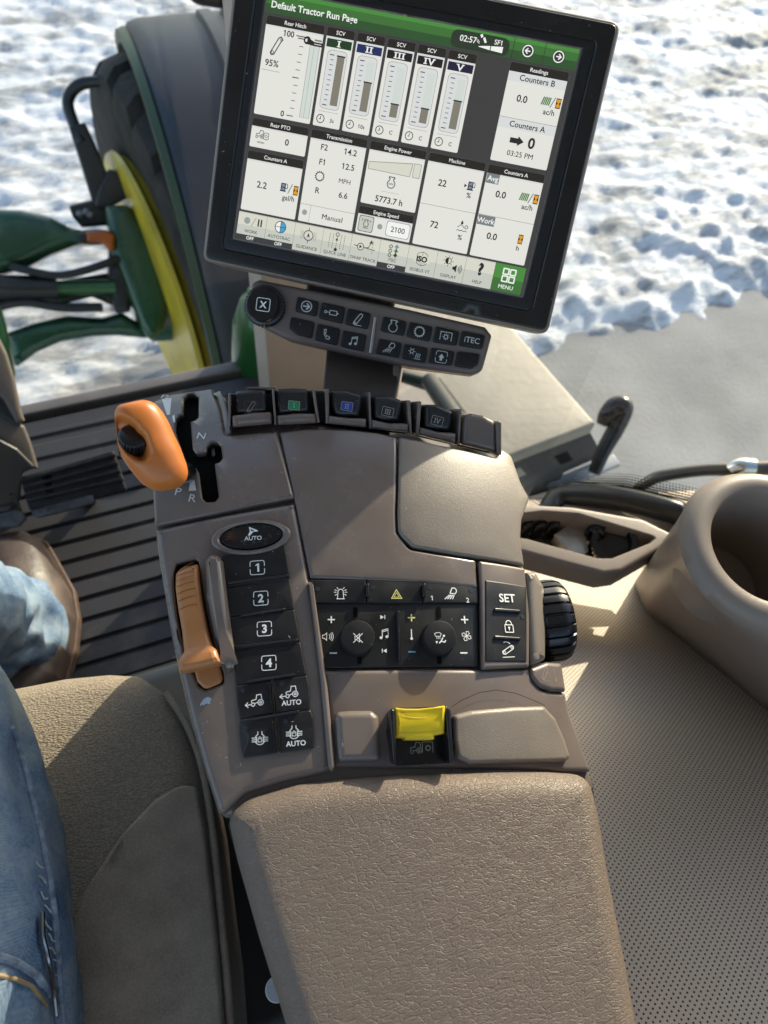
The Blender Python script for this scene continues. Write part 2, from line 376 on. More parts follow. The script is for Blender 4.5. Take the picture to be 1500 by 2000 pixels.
def tube(name, pts, rad, m, parent=None, n=10, closed=False, cap=True, tag=None, smoothpts=0):
    pts = [V(p) for p in pts]
    if not isinstance(rad, (list, tuple)): rad = [rad] * len(pts)
    if smoothpts:
        P, R = [], []
        for i in range(len(pts) - 1):
            p0, p1, p2, p3 = pts[max(i - 1, 0)], pts[i], pts[i + 1], pts[min(i + 2, len(pts) - 1)]
            for k in range(smoothpts):
                t = k / smoothpts
                P.append(.5 * ((2 * p1) + (p2 - p0) * t + (2 * p0 - 5 * p1 + 4 * p2 - p3) * t * t + (3 * p1 - p0 - 3 * p2 + p3) * t ** 3)); R.append(rad[i] * (1 - t) + rad[i + 1] * t)
        P.append(pts[-1]); R.append(rad[-1]); pts, rad = P, R
    verts, faces = [], []; prevn = None
    for i, p in enumerate(pts):
        t = (pts[min(i + 1, len(pts) - 1)] - pts[max(i - 1, 0)]).normalized()
        if prevn is None:
            prevn = t.orthogonal().normalized()
        nn = (prevn - t * prevn.dot(t)).normalized(); prevn = nn; b = t.cross(nn)
        for k in range(n):
            a_ = 2 * PI * k / n; verts.append(p + (nn * math.cos(a_) + b * math.sin(a_)) * rad[i])
    for i in range(len(pts) - 1):
        for k in range(n): faces.append((i * n + k, i * n + (k + 1) % n, (i + 1) * n + (k + 1) % n, (i + 1) * n + k))
    if cap: faces.append(list(range(n))[::-1]); faces.append([(len(pts) - 1) * n + k for k in range(n)])
    return mk(name, verts, faces, m, parent, tag=tag)
def lathe(name, O, ax, prof, m, parent=None, n=48, ref=None, rib=None, mi=None, tag=None, angle=40):
    """prof: (radius, height along ax); rib = (count, depth, r_min): radial ribs on the rings whose profile radius exceeds r_min"""
    O = V(O); ax = V(ax).normalized(); e1 = (V(ref) - ax * V(ref).dot(ax)).normalized() if ref else ax.orthogonal().normalized(); e2 = ax.cross(e1)
    verts, faces, M_ = [], [], []
    for r_, h in prof:
        for k in range(n):
            a_ = 2 * PI * k / n; rr = r_
            if rib and r_ > rib[2]:
                ph = (k / n * rib[0]) % 1; rr -= rib[1] * (1 if ph < (rib[3] if len(rib) > 3 else .22) else 0)
            verts.append(O + ax * h + (e1 * math.cos(a_) + e2 * math.sin(a_)) * rr)
    for i in range(len(prof) - 1):
        for k in range(n):
            faces.append((i * n + k, i * n + (k + 1) % n, (i + 1) * n + (k + 1) % n, (i + 1) * n + k))
    faces.append(list(range(n))[::-1]); faces.append([(len(prof) - 1) * n + k for k in range(n)])
    verts, faces = fixnormals(verts, faces)
    return mk(name, verts, faces, m, parent, tag=tag, angle=angle)
def loft(name, rings, m, parent=None, sub=0, closed_ends=True, tag=None, angle=80, fn=None):
    n = len(rings[0]); verts = [V(p) for r_ in rings for p in r_]; faces = []
    for i in range(len(rings) - 1):
        for k in range(n): faces.append((i * n + k, i * n + (k + 1) % n, (i + 1) * n + (k + 1) % n, (i + 1) * n + k))
    if closed_ends: faces.append(list(range(n))[::-1]); faces.append([(len(rings) - 1) * n + k for k in range(n)])
    if fn: verts = [fn(v) for v in verts]
    verts, faces = fixnormals(verts, faces)
    o = mk(name, verts, faces, m, parent, tag=tag, angle=angle)
    if sub:
        s = o.modifiers.new('smooth', 'SUBSURF'); s.levels = sub; s.render_levels = sub
    return o
def box(name, O, ex, ey, ez, m, parent=None, bev=.002, tag=None):
    """box from centre O with half-extent vectors"""
    O, ex, ey, ez = V(O), V(ex), V(ey), V(ez)
    vs = [O + ex * i + ey * j + ez * k for i in (-1, 1) for j in (-1, 1) for k in (-1, 1)]
    fs = [(0, 1, 3, 2), (4, 6, 7, 5), (0, 4, 5, 1), (2, 3, 7, 6), (0, 2, 6, 4), (1, 5, 7, 3)]
    bm = bmesh.new(); bv = [bm.verts.new(v) for v in vs]
    for f in fs: bm.faces.new([bv[i] for i in f])
    bmesh.ops.recalc_face_normals(bm, faces=bm.faces)
    if bev: bmesh.ops.bevel(bm, geom=list(bm.edges), offset=bev, segments=3, affect='EDGES', profile=.6)
    bm.verts.index_update(); V_ = [v.co.copy() for v in bm.verts]; F_ = [[v.index for v in f.verts] for f in bm.faces]; bm.free()
    return mk(name, V_, F_, m, parent, tag=tag)

# ------------------------------------------------------------------ print: text, strokes, symbols
_TX = {}
def text_tris(s, bold=0, spacing=1.0):
    k = (s, bold, spacing)
    if k in _TX: return _TX[k]
    def raw(q):
        c = bpy.data.curves.new('t', 'FONT'); c.body = q; c.size = 1; c.offset = bold; c.space_character = spacing; c.resolution_u = 3
        o = bpy.data.objects.new('t', c); me = o.to_mesh()
        vs = [V((v.co.x, v.co.y)) for v in me.vertices]; fs = [list(p.vertices) for p in me.polygons]
        o.to_mesh_clear(); bpy.data.objects.remove(o); bpy.data.curves.remove(c); return vs, fs
    if 'cap' not in _TX:
        vs, _ = raw('H'); _TX['cap'] = max(v.y for v in vs)
    vs, fs = raw(s); cap = _TX['cap']; vs = [v / cap for v in vs]
    if '1' in s:
        o_, _ = raw('1'); bw = (max(v.x for v in o_) - min(v.x for v in o_)) / cap
        for i_, ch_ in enumerate(s):
            if ch_ == '1':
                xr = max(v.x for v in raw(s[:i_ + 1])[0]) / cap; xl = xr - bw; b_ = len(vs); wd = .24 if i_ == 0 else .17
                vs += [V((xl + .01, 1.0 + bold)), V((xl + .01, .80)), V((xl - wd, .70)), V((xl - wd, .84))]; fs.append([b_, b_ + 3, b_ + 2, b_ + 1])
    _TX[k] = (vs, fs, min(v.x for v in vs), max(v.x for v in vs)); return _TX[k]
class Ink:
    def __init__(s, mats, lift=.00012, dl=.000012):
        s.v, s.f, s.m, s.mats, s.lift, s.dl, s.k = [], [], [], mats, lift, dl, 0
    def frame(s, fn): s.fn = fn; return s
    def on(s, pl, x, y, sc_=1, rot=0, h=0):
        c, sn = math.cos(math.radians(rot)), math.sin(math.radians(rot))
        O = pl.uv(x, y, h); a_ = pl.uv(x + c, y + sn, h) - O; b_ = V((a_.y, -a_.x))
        def fn(X, Y, l):
            q = O + a_ * (X * sc_) + b_ * (Y * sc_); return pl.w(q.x, q.y, h + l)
        s.fn = fn; return s
    def _add(s, pts, faces, m):
        l = s.lift + s.k * s.dl; s.k += 1; b0 = len(s.v)
        s.v.extend(s.fn(p[0], p[1], l) for p in pts)
        for f in faces: s.f.append([b0 + i for i in f]); s.m.append(m)
    def poly(s, pts, m=0):
        P = [V(p) for p in pts]; tr = geometry.tessellate_polygon([[V((p.x, p.y, 0)) for p in P]]); s._add(P, tr, m); return s
    def rect(s, x0, y0, x1, y1, m=0): s._add([(x0, y0), (x1, y0), (x1, y1), (x0, y1)], [(0, 1, 2, 3)], m); return s
    def rr(s, x0, y0, x1, y1, r, m=0, w=0):
        P = roundpoly([V((x0, y0)), V((x1, y0)), V((x1, y1)), V((x0, y1))], r)
        if w: return s.stroke(P, w, m, True)
        return s.poly(P, m)
    def stroke(s, pts, w, m=0, closed=False):
        P = [V(p) for p in pts]; n = len(P); L_, R_ = [], []
        for i in range(n):
            a_ = P[i - 1] if (i > 0 or closed) else P[i]; c = P[(i + 1) % n] if (i < n - 1 or closed) else P[i]; b_ = P[i]
            d1 = (b_ - a_) if (b_ - a_).length > 1e-9 else (c - b_); d2 = (c - b_) if (c - b_).length > 1e-9 else d1
            n1 = V((-d1.y, d1.x)).normalized(); n2 = V((-d2.y, d2.x)).normalized(); q = n1 + n2
            q = q.normalized() if q.length > 1e-6 else n1
            k = w / 2 / max(.35, q.dot(n1)); L_.append(b_ + q * k); R_.append(b_ - q * k)
        fs = [(i, (i + 1) % n, n + (i + 1) % n, n + i) for i in range(n if closed else n - 1)]
        s._add(L_ + R_, fs, m); return s
    def circ(s, x, y, r, w, m=0, a0=0, a1=360, n=28):
        full = abs(a1 - a0) >= 360; k = n if full else max(4, int(n * abs(a1 - a0) / 360))
        P = [(x + r * math.cos(math.radians(a0 + (a1 - a0) * i / k)), y + r * math.sin(math.radians(a0 + (a1 - a0) * i / k))) for i in range(k if full else k + 1)]
        return s.stroke(P, w, m, full)
    def disc(s, x, y, r, m=0, n=20):
        s._add([(x + r * math.cos(2 * PI * i / n), y + r * math.sin(2 * PI * i / n)) for i in range(n)], [list(range(n))], m); return s
    def text(s, t, x, y, cap, m=0, al='c', bold=.013, xs=1.0, sp=1.0):
        if 'M' in t and bold:
            for dx_ in (-bold * .8, bold * .8): s.text(t, x + dx_ * cap, y, cap, m, al, 0, xs, sp)
            return s
        vs, fs, a_, b_ = text_tris(t, bold, sp); o = {'c': (a_ + b_) / 2, 'l': a_, 'r': b_}[al]
        s._add([(x + (v.x - o) * cap * xs, y + cap / 2 - v.y * cap) for v in vs], fs, m); return s
    def build(s, name, parent, tag=None): return mk(name, s.v, s.f, s.mats, parent, mi=s.m, smooth=False, tag=tag)
# symbols; all in a box about 24 wide, y down
def sy_arm(k, m=0, w=1.6):      # hitch arm
    k.stroke([(-7, 8), (3, -9), (6, -11), (9, -9), (9, -6), (-1, 11), (-4, 12.5), (-7, 11)], w, m, True); k.circ(-4, 9, 1.6, w * .7, m)
def sy_gear(k, r=9, n=12, m=0, w=1.8, tooth=3):
    k.circ(0, 0, r, w, m)
    for i in range(n):
        a_ = 2 * PI * i / n; c, s = math.cos(a_), math.sin(a_); k.stroke([(r * c, r * s), ((r + tooth) * c, (r + tooth) * s)], w * 1.2, m)
def sy_engine(k, m=0, w=1.8):
    k.circ(0, 3, 9, w, m, -60, 240); k.stroke([(-4.5, -5), (-4.5, -9), (-6.5, -9), (-6.5, -12), (6.5, -12), (6.5, -9), (4.5, -9), (4.5, -5)], w, m)
def sy_lamp(k, m=0, w=1.8):
    k.stroke([(-1, -2), (4, -12), (9, -12), (12, -9), (12, -5), (9, -1), (-1, -2)], w, m)
    for i in range(4): k.stroke([(-2 + i * 3, 1), (-12 + i * 5, 9)], w, m)
def sy_tractor(k, m=0, w=1.7):
    k.circ(9, 6, 5.5, w, m); k.circ(9, 6, 2, w, m); k.circ(-7, 8.5, 3.4, w, m)
    k.stroke([(-10, 4), (-9, 0), (0, -1), (2, -10), (11, -10), (12, 0)], w, m); k.stroke([(-3, 7), (3, 5)], w, m)
def sy_arrow(k, m=0, w=2): k.stroke([(-7, 0), (6, 0)], w, m); k.stroke([(0, -6), (6, 0), (0, 6)], w, m)
def sy_note(k, m=0, w=1.6):
    k.disc(-6, 8, 3, m); k.disc(6, 6, 3, m); k.stroke([(-3.5, 8), (-3.5, -7), (8.5, -10), (8.5, 6)], w, m); k.stroke([(-3.5, -4), (8.5, -7)], w, m)
def sy_lock(k, m=0, w=1.8):
    k.rr(-8, -1, 8, 12, 1, m, w); k.circ(0, -3, 5.5, w, m, 180, 360); k.stroke([(-5.5, -3), (-5.5, -1)], w, m); k.stroke([(5.5, -3), (5.5, -1)], w, m); k.disc(0, 4, 2, m); k.stroke([(0, 4), (0, 9)], 1.5, m)
def sy_bracket(k, r=9.5, m=0, w=1.3): # dashed rounded button frame
    for sx in (-1, 1):
        k.stroke([(sx * 1.5, -r), (sx * (r - 4), -r), (sx * (r - 1), -r + 1), (sx * r, -r + 4), (sx * r, -2.5)], w, m)
        k.stroke([(sx * 1.5, r), (sx * (r - 4), r), (sx * (r - 1), r - 1), (sx * r, r - 4), (sx * r, 2.5)], w, m)
    k.stroke([(-1.5, -r), (1.5, -r)], w, m); k.stroke([(-1.5, r), (1.5, r)], w, m)
def sy_difflock(k, m=0, w=1.5):
    k.circ(0, 1, 10, w, m, 25, 155); k.circ(0, 1, 10, w, m, 205, 250); k.circ(0, 1, 10, w, m, 290, 335)
    k.stroke([(-4, -8), (-4, -14)], w, m); k.stroke([(4, -8), (4, -14)], w, m)
    for sx in (-1, 1):
        for yy in (-2, 1.5, 5): k.stroke([(sx * 7, yy), (sx * 16, yy)], w, m)
        k.stroke([(sx * 6.4, -4), (sx * 6.4, 7)], w, m)
    k.rr(-3.5, 0, 3.5, 6, .5, m, 1.2); k.circ(0, -1, 2.4, 1.1, m, 180, 360)
def sy_phone(k, m=0, w=1.5): k.stroke([(-8, -10), (-4, -11), (-3, -5), (-5, -3), (-1, 4), (2, 3), (7, 6), (6, 10), (0, 10), (-7, 0)], w, m, True)
def sy_fan(k, m=0, w=1.4):
    for i in range(4):
        a_ = PI / 2 * i + .3; c, s = math.cos(a_), math.sin(a_)
        k.stroke([(0, 0), (9 * c + 3 * s, 9 * s - 3 * c), (11 * c - 2 * s, 11 * s + 2 * c), (7 * c - 5 * s, 7 * s + 5 * c)], w, m, True)
# ------------------------------------------------------------------ the armrest console
from mathutils.bvhtree import BVHTree
def zA(x, y, *r): return (300 + x / 3.447, 980 + y / 3.448, *r)
def z7(x, y, *r): return (200 + x / 3.409, 720 + y / 3.408, *r)
def z8(x, y, *r): return (420 + x / 2.586, 680 + y / 2.5875, *r)
def zB(x, y, *r): return (580 + x / 2.5, 1060 + y / 2.5, *r)
def zC(x, y, *r): return (580 + x / 2.344, 1300 + y / 2.342, *r)
YAW = math.radians(12); YC = V((math.sin(YAW), math.cos(YAW), 0)); ZV = V((0, 0, 1))
def tilted(deg): return ZV * math.cos(math.radians(deg)) - YC * math.sin(math.radians(deg))
PK = at_depth(800, 1520, .40)
K = Plane(PK, tilted(12), YC)
def k_hf(u, v):
    h = -.6 * (u + .02) ** 2 - 1.9 * max(0, u - .015) ** 2
    if v > .15: h -= 2.2 * (v - .15) ** 2
    return h
K.hf = k_hf
con = thing('armrest_console', 'taupe armrest control console with orange levers, black buttons and a leather elbow pad', 'console', PK - ZV * .12)
# shell under all the panels
slab('side_shell', K, [(292, 800), (300, 768), (412, 748), (440, 790), (640, 822), (860, 862), (978, 884), (1002, 882), (1022, 935), (1036, 970), (1022, 1010), (1020, 1060), (1030, 1110), (1044, 1200), (1040, 1300), (1104, 1300), (1108, 1380), (1130, 1430), (1158, 1500), (1176, 1545), (440, 1600), (424, 1585), (394, 1490), (368, 1400), (334, 1250), (306, 1075), (300, 1020)], -.06, -.0035, M_GLOSS, con, fillet=.006, r=8, step=.012)
slab('pedestal', K, [(318, 1075), (600, 1040), (1020, 1070), (1040, 1200), (1100, 1400), (1150, 1500), (660, 1560), (446, 1596), (374, 1400), (338, 1250)], -.24, -.05, M_BLACK, con, fillet=.006, r=14)  # added below the console, outlined so its shadow falls across the seat
# shift gate panel with its stepped slot
slot = [z7(*p) for p in ((528, 180), (532, 148), (560, 126), (600, 124), (630, 150), (633, 298), (610, 322), (580, 326), (598, 525), (620, 556), (686, 552), (690, 505), (718, 478), (760, 477), (788, 505), (798, 590), (776, 616), (745, 624), (775, 850), (750, 884), (690, 886), (664, 860), (641, 690), (620, 652), (560, 640), (480, 400), (478, 310), (500, 284), (528, 278))]
slab('gate_panel', K, [(289, 800, 10), (292, 772, 12), (330, 756), (413, 745, 6), (431, 792), (441, 846, 10), (541, 839, 3), (575, 971, 3), (440, 998), (301, 1027, 4), (296, 930)], -.010, .004, M_GLOSS, con, fillet=.0025, r=8, holes=[slot], holedepth=.0062, step=.008)
slab('gate_slot', K, [(p[0], p[1]) for p in slot], -.0110, -.0028, M_HOLE, con, fillet=.0003, r=2)
# angled side face between the gate and the paddles
slab('gate_shoulder', K, [(414, 748), (436, 762, 10), (452, 800), (452, 838), (446, 850), (438, 846), (428, 790)], -.01, .0052, M_GLOSS, con, fillet=.004, r=4, step=.006)
for t, x, y, s in (('F2', 320, 768, 10), ('N', 394, 853, 15), ('P', 350, 964, 16), ('R', 378, 977, 16)):
    k = Ink([M_SILVER], lift=.0042); k.on(K, x, y, 1, 6).text(t, 0, 0, s, 0, bold=.004, xs=1.1); k.build('lettering', con)
def pxink(k_, pl, h):
    def fn(X, Y, l):
        q = pl.uv(X, Y, h); return pl.w(q.x, q.y, h + l)
    k_.fn = fn; return k_
pxink(k, K, 0)
for w_ in ([(314, 774), (333, 771), (331, 808), (325, 808)], [(376, 917), (370, 963), (385, 962)], [z7(478, 300), z7(462, 310), z7(470, 350), z7(484, 360)]):
    k = pxink(Ink([M_SILVER], lift=.0042), K, 0); k.poly(w_); k.build('embossed_wedge', con)
slab('lever_stub', K, [z7(715, 495), z7(745, 490), z7(752, 575), z7(722, 580)], -.005, -.0005, M_BLKG, con, fillet=.001, r=3)
# centre cover, storage lid
slab('front_cover', K, [(545, 841, 4), (600, 834), (680, 836), (740, 843), (776, 852, 6), (773, 1000), (775, 1040, 14), (800, 1072, 20), (860, 1082), (930, 1093, 4), (934, 1149, 4), (800, 1137), (606, 1129, 4), (577, 985)], -.008, .0035, M_GLOSS, con, fillet=.0022, r=8, step=.009)
slab('storage_lid', K, [(780, 851, 4), (870, 869), (972, 889), (984, 868, 8), (1005, 882, 12), (1022, 935, 12), (1039, 968, 8), (1022, 1012, 20), (1020, 1050), (1027, 1103, 4), (900, 1084), (806, 1068, 16), (778, 1040, 24), (777, 1000)], -.008, .0045, M_GRAIN, con, fillet=.002, r=8, step=.009)
slab('set_panel', K, [(936, 1094), (1028, 1107), (1038, 1200, 60), (1036, 1302), (942, 1307), (939, 1150)], -.008, .0055, M_SATIN, con, fillet=.002, r=4, step=.009)
# left bezel carrying throttle slot and button column
thr = [zA(*p) for p in ((128, 480), (150, 412), (285, 384), (302, 400), (345, 690), (400, 960), (470, 1150), (474, 1225), (345, 1274), (300, 1240), (262, 1150), (205, 1010), (160, 800), (136, 600))]
slab('button_bezel', K, [(303, 1033, 6), (440, 1004), (576, 981, 4), (604, 1130, 4), (609, 1140, 4), (634, 1330), (648, 1508, 6), (560, 1526), (480, 1550, 30), (438, 1592, 20), (426, 1590, 6), (398, 1500), (372, 1405), (336, 1250), (309, 1080)], -.012, .0035, M_GLOSS, con, fillet=.004, r=8, holes=[thr], holedepth=.0060, step=.008)
slab('throttle_slot', K, thr, -.012, -.0028, M_HOLE, con, fillet=.0003, r=4)
slab('bezel_lip', K, [(602, 1132), (612, 1140), (640, 1340), (655, 1498, 8), (648, 1510, 4), (641, 1500), (626, 1330)], -.004, .0062, M_SATIN, con, fillet=.0022, r=3)
# finger guard ridge beside the throttle
def guard(u, v): return 0
slab('finger_guard', K, [zA(335, 380, 8), zA(372, 335), zA(435, 345, 10), zA(462, 385), zA(500, 700), zA(540, 1010), zA(530, 1110, 10), zA(490, 1150), zA(470, 1080), zA(400, 900), zA(350, 640)], -.004, .013, M_GLOSS, con, fillet=.0075, r=8, rings=7, step=.006)
# throttle lever: a curved strap with a flared thumb rest
def thr_dome(u, v):
    a_ = K.uv(*zA(215, 400)); b_ = K.uv(*zA(330, 1080)); t = (V((u, v)) - a_).dot(b_ - a_) / (b_ - a_).length_squared
    return -.010 * max(0, 1 - t / .28) ** 2 + .006 * max(0, min(1, (t - .72) / .25)) ** 2
tl = slab('throttle_lever', K, [zA(138, 470, 12), zA(175, 415, 10), zA(288, 392, 6), zA(322, 660), zA(360, 850), zA(392, 962, 8), zA(428, 1000, 10), zA(458, 1092, 5), zA(300, 1130), zA(184, 1152, 8), zA(166, 1090, 10), zA(205, 1010, 12), zA(185, 860), zA(160, 720), zA(142, 580)], -.010, .010, M_TAN, con, fillet=.0035, r=6, dome=thr_dome, step=.006)
slab('lever_tail', K, [zA(262, 1110), zA(445, 1080), zA(470, 1215, 14), zA(345, 1268, 14), zA(288, 1210)], -.012, .0035, M_TAN, tl, fillet=.002, r=6)
k = Ink([M_TAND], lift=.00025)
def thrfn(X, Y, l):
    q = K.uv(300 + X / 3.447, 980 + Y / 3.448, .010); return K.w(q.x, q.y, .010 + thr_dome(q.x, q.y) + l)
k.fn = thrfn
for i, (y, x0, x1) in enumerate(((497, 150, 262), (535, 152, 270), (575, 155, 276), (622, 158, 284), (672, 163, 290), (728, 170, 297), (458, 165, 262), (432, 185, 262))):
    k.stroke([(x0, y), ((x0 + x1) / 2, y - 28), (x1 - 15, y - 38), (x1, y - 37)], 4.5)
k.build('grip_groove', tl)
# shift lever knob, standing out of the gate
P0 = at_depth(290, 872, .372)
KN = Plane(P0, CAM - P0, CU)
sec = [((150, 236), (262, 207)), ((112, 244), (322, 218)), ((86, 275), (372, 252)), ((80, 330), (412, 305)), ((88, 390), (444, 362)), ((96, 450), (470, 420)), ((104, 515), (496, 475)), ((124, 580), (522, 530)), ((160, 640), (544, 590)), ((198, 690), (562, 640)), ((236, 735), (570, 690)), ((276, 775), (560, 738)), ((330, 803), (532, 776)), ((385, 816), (490, 800))]
rings = []
ex0 = z7(195, 470); 
for (l, r_) in sec:
    A = KN.uv(*z7(*l)); B = KN.uv(*z7(*r_)); c = (A + B) / 2; hw = (B - A) / 2; ring = []
    for q in range(44):
        th = 2 * PI * q / 44; cs, sn = math.cos(th), math.sin(th)
        cs = math.copysign(abs(cs) ** .88, cs); sn = math.copysign(abs(sn) ** .88, sn)
        ring.append((c + hw * cs, hw.length * .80 * sn))
    rings.append(ring)
# finer rings by spline
def crom(a_, b_, c, d, t): return .5 * ((2 * b_) + (c - a_) * t + (2 * a_ - 5 * b_ + 4 * c - d) * t * t + (d - a_ * 1 + 3 * b_ - 3 * c) * t ** 3)
fine = []
for i in range(len(rings) - 1):
    for s_ in range(4):
        t = s_ / 4; row = []
        for q in range(44):
            I = [rings[max(0, min(len(rings) - 1, i + d))][q] for d in (-1, 0, 1, 2)]
            row.append((crom(*[j[0] for j in I], t), crom(*[j[1] for j in I], t)))
        fine.append(row)
fine.append(rings[-1])
Oe = KN.uv(*z7(192, 468)); E1 = KN.uv(*z7(272, 600)) - KN.uv(*z7(100, 332)); La = E1.length / 2 * 1.02; E1.normalize(); E2 = V((-E1.y, E1.x))
def knobpt(c, d):
    r_ = c - Oe; x, y = r_.dot(E1) / La, r_.dot(E2) / (La * .44); q = x * x + y * y
    if d > -.004 and q < 1.5: d -= .0095 * (1 - max(0, min(1, (q - .62) / .6)) ** 2 * (3 - 2 * max(0, min(1, (q - .62) / .6))))
    return KN.w(c.x, c.y, d)
sl_ = loft('shift_lever', [[knobpt(c, d) for c, d in row] for row in fine], M_ORANGE, con, sub=1)
wc = KN.uv(*z7(214, 440)); wax = (KN.e1 * .02 + KN.e2 * .62 + KN.n * .76)
lathe('thumb_wheel', KN.w(wc.x, wc.y, .0058), wax, [(.004, .0002), (.0068, 0), (.0076, -.0006), (.0079, -.0014), (.0079, -.013), (.0072, -.0145)], M_BLKG, sl_, n=132, rib=(28, .0008, .0078))
k = Ink([M_TAND], lift=.0004)
cv = [z7(313, 787), z7(350, 798), z7(410, 795), z7(440, 778), z7(500, 750), z7(548, 712), z7(562, 690)]
ends = []
for X, Y in [p[:2] for p in cv]:
    q = KN.uv(X, Y); ends.append(q)
def onmesh(o, pts_, lift=.001):
    bv = BVHTree.FromPolygons([v.co + root_loc(o.parent) for v in o.data.vertices], [list(p.vertices) for p in o.data.polygons]); out = []
    for x, y in pts_:
        d = ray(x, y).normalized(); h = bv.ray_cast(CAM, d)
        if h[0]: out.append(h[0] + h[1] * (lift if h[1].dot(d) < 0 else -lift))
    return out
q = onmesh(sl_, [p[:2] for p in cv], -.00045)
if len(q) > 3: tube('mould_seam', q, .0004, M_TAND, sl_, n=6, smoothpts=4)
# shaft below the knob
tube('lever_shaft', [K.p(366, 925, -.004), K.p(362, 922, .012), KN.w(*KN.uv(*z7(470, 720)), -.014)], .0065, M_BLKG, con, n=20)
# oval auto button
def oval(cx, cy, a_, b_, rot, n=40):
    c, s = math.cos(math.radians(rot)), math.sin(math.radians(rot))
    return [(cx + a_ * math.cos(2 * PI * i / n) * c - b_ * math.sin(2 * PI * i / n) * s, cy + a_ * math.cos(2 * PI * i / n) * s + b_ * math.sin(2 * PI * i / n) * c, 0) for i in range(n)]
slab('button_ring', K, oval(490, 1048, 79, 34, -6), -.004, .0068, M_GLOSS, con, fillet=.0022, holes=[oval(490.5, 1047, 63, 27, -6)], holedepth=.004)
ob = slab('button', K, oval(490.5, 1047, 61.5, 26, -6), -.004, .0052, M_BLKG, con, fillet=.0015, dome=lambda u, v: 0)
k = Ink([M_WHITE, M_DIMPR], lift=.0054); k.on(K, 493, 1043, 1, -3)
k.poly([(-6, -10), (12, -1), (11, 1), (3, 1), (-4, 9), (-8, 8), (-4, 0)]).text('AUTO', 2, 14, 8.2, 0, bold=.012)
k.poly([(-3, -6), (5, -1), (1, 0), (-1.5, 0)], 1)
k.build('symbol', ob)
# worn cracks in the oval button's lacquer
k = Ink([M_DIMPR], lift=.0053); random.seed(3)
for i in range(46):
    a_ = random.uniform(0, 360); rr_ = random.uniform(.6, .96); cx, cy = 61 * rr_ * math.cos(math.radians(a_)), 26 * rr_ * math.sin(math.radians(a_))
    k.on(K, 490 + cx, 1047 + cy, 1, -6).stroke([(0, 0), (random.uniform(-5, 5), random.uniform(-3, 3)), (random.uniform(-8, 8), random.uniform(-5, 5))], .5)
k.build('lacquer_crack', ob)
# button column
def button(pts, h=.0052, r=3, m=None, par=None): return slab('button', K, [zA(*p) for p in pts], -.004, h, m or M_BLACK, par or con, fillet=.0009, r=r, step=.012)
def bridge(p0, p1, w_=9, h=.0052):
    a_, b_ = K.uv(*zA(*p0), h), K.uv(*zA(*p1), h); W = w_ / 3.447 / 1387 * .42
    d = (b_ - a_).normalized(); n_ = V((-d.y, d.x)) * W
    slab('button_ridge', K, [a_ - n_, b_ - n_, b_ + n_, a_ + n_], h - .002, h + .0014, M_BLKG, con, fillet=.0008, r=3, raw=True) if False else \
    slab('button_ridge', K, [(*(a_ - n_), .0010), (*(b_ - n_), .0010), (*(b_ + n_), .0010), (*(a_ + n_), .0010)], h - .002, h + .0013, M_BLKG, con, fillet=.0008, raw=True)
B = [button(((456, 362), (884, 292), (919, 508), (488, 576))), button(((490, 580), (919, 520), (948, 722), (512, 774))), button(((513, 777), (948, 725), (988, 936), (538, 998))),
     button(((540, 1003), (989, 946), (1018, 1100), (1030, 1164), (800, 1196), (552, 1232))),
     button(((553, 1237), (790, 1202), (806, 1428), (578, 1462), (572, 1420), (560, 1340))), button(((806, 1199), (1031, 1168), (1050, 1240), (1055, 1330), (1052, 1396), (820, 1428))),
     button(((578, 1467), (806, 1433), (826, 1694), (604, 1727), (588, 1660), (577, 1560))), button(((822, 1432), (1056, 1401), (1078, 1460), (1086, 1560), (1083, 1660), (846, 1692)), r=6)]
for p0, p1 in (((495, 552), (908, 497)), ((580, 770), (885, 724)), ((545, 978), (972, 930)), ((628, 1213), (952, 1163)), ((655, 1468), (980, 1412))): bridge(p0, p1)
for p0, p1 in (((778, 1225), (800, 1420)), ((812, 1222), (832, 1416)), ((798, 1480), (824, 1692)), ((838, 1478), (850, 1685))): bridge(p0, p1, 6)
def sym(o, x, y, fn, mats=(M_WHITE,), sc_=1, rot=-4, h=.0052, pl=None, name='symbol'):
    k = Ink(list(mats), lift=.00015); k.on(pl or K, x, y, sc_, rot, h); fn(k); return k.build(name, o)
for i, (x, y) in enumerate(((698, 444), (722, 650), (746, 855), (776, 1085))):
    px_, py_ = zA(x, y)
    def f(k, d=str(i + 1)): sy_bracket(k, 14, 0, 1.5); k.text(d, 0, 0, 15.5, 0, bold=.035)
    sym(B[i], px_, py_, f)
def f_tr(k): sy_tractor(k, 0, 1.7); k.stroke([(-10, 8), (-22, 8)], 1.8); k.stroke([(-17, 3), (-23, 8), (-17, 13)], 1.8)
sym(B[4], *zA(690, 1335), f_tr, rot=-8, sc_=.95); sym(B[5], *zA(922, 1278), f_tr, rot=-8, sc_=.95)
sym(B[5], *zA(928, 1352), lambda k: k.text('AUTO', 0, 0, 9.5, bold=.015), rot=-5)
sym(B[6], *zA(716, 1596), sy_difflock, rot=-4); sym(B[7], *zA(946, 1556), sy_difflock, rot=-4)
sym(B[7], *zA(958, 1627), lambda k: k.text('AUTO', 0, 0, 9.5, bold=.015), rot=-5)
M_LED = mat('unlit_indicator', (.03, .035, .045), .3)
for o, x, y in ((B[4], 600, 1272), (B[5], 863, 1226), (B[6], 619, 1525), (B[7], 887, 1480)): sym(o, *zA(x, y), lambda k: k.disc(0, 0, 4.6), (M_LED,), name='indicator')
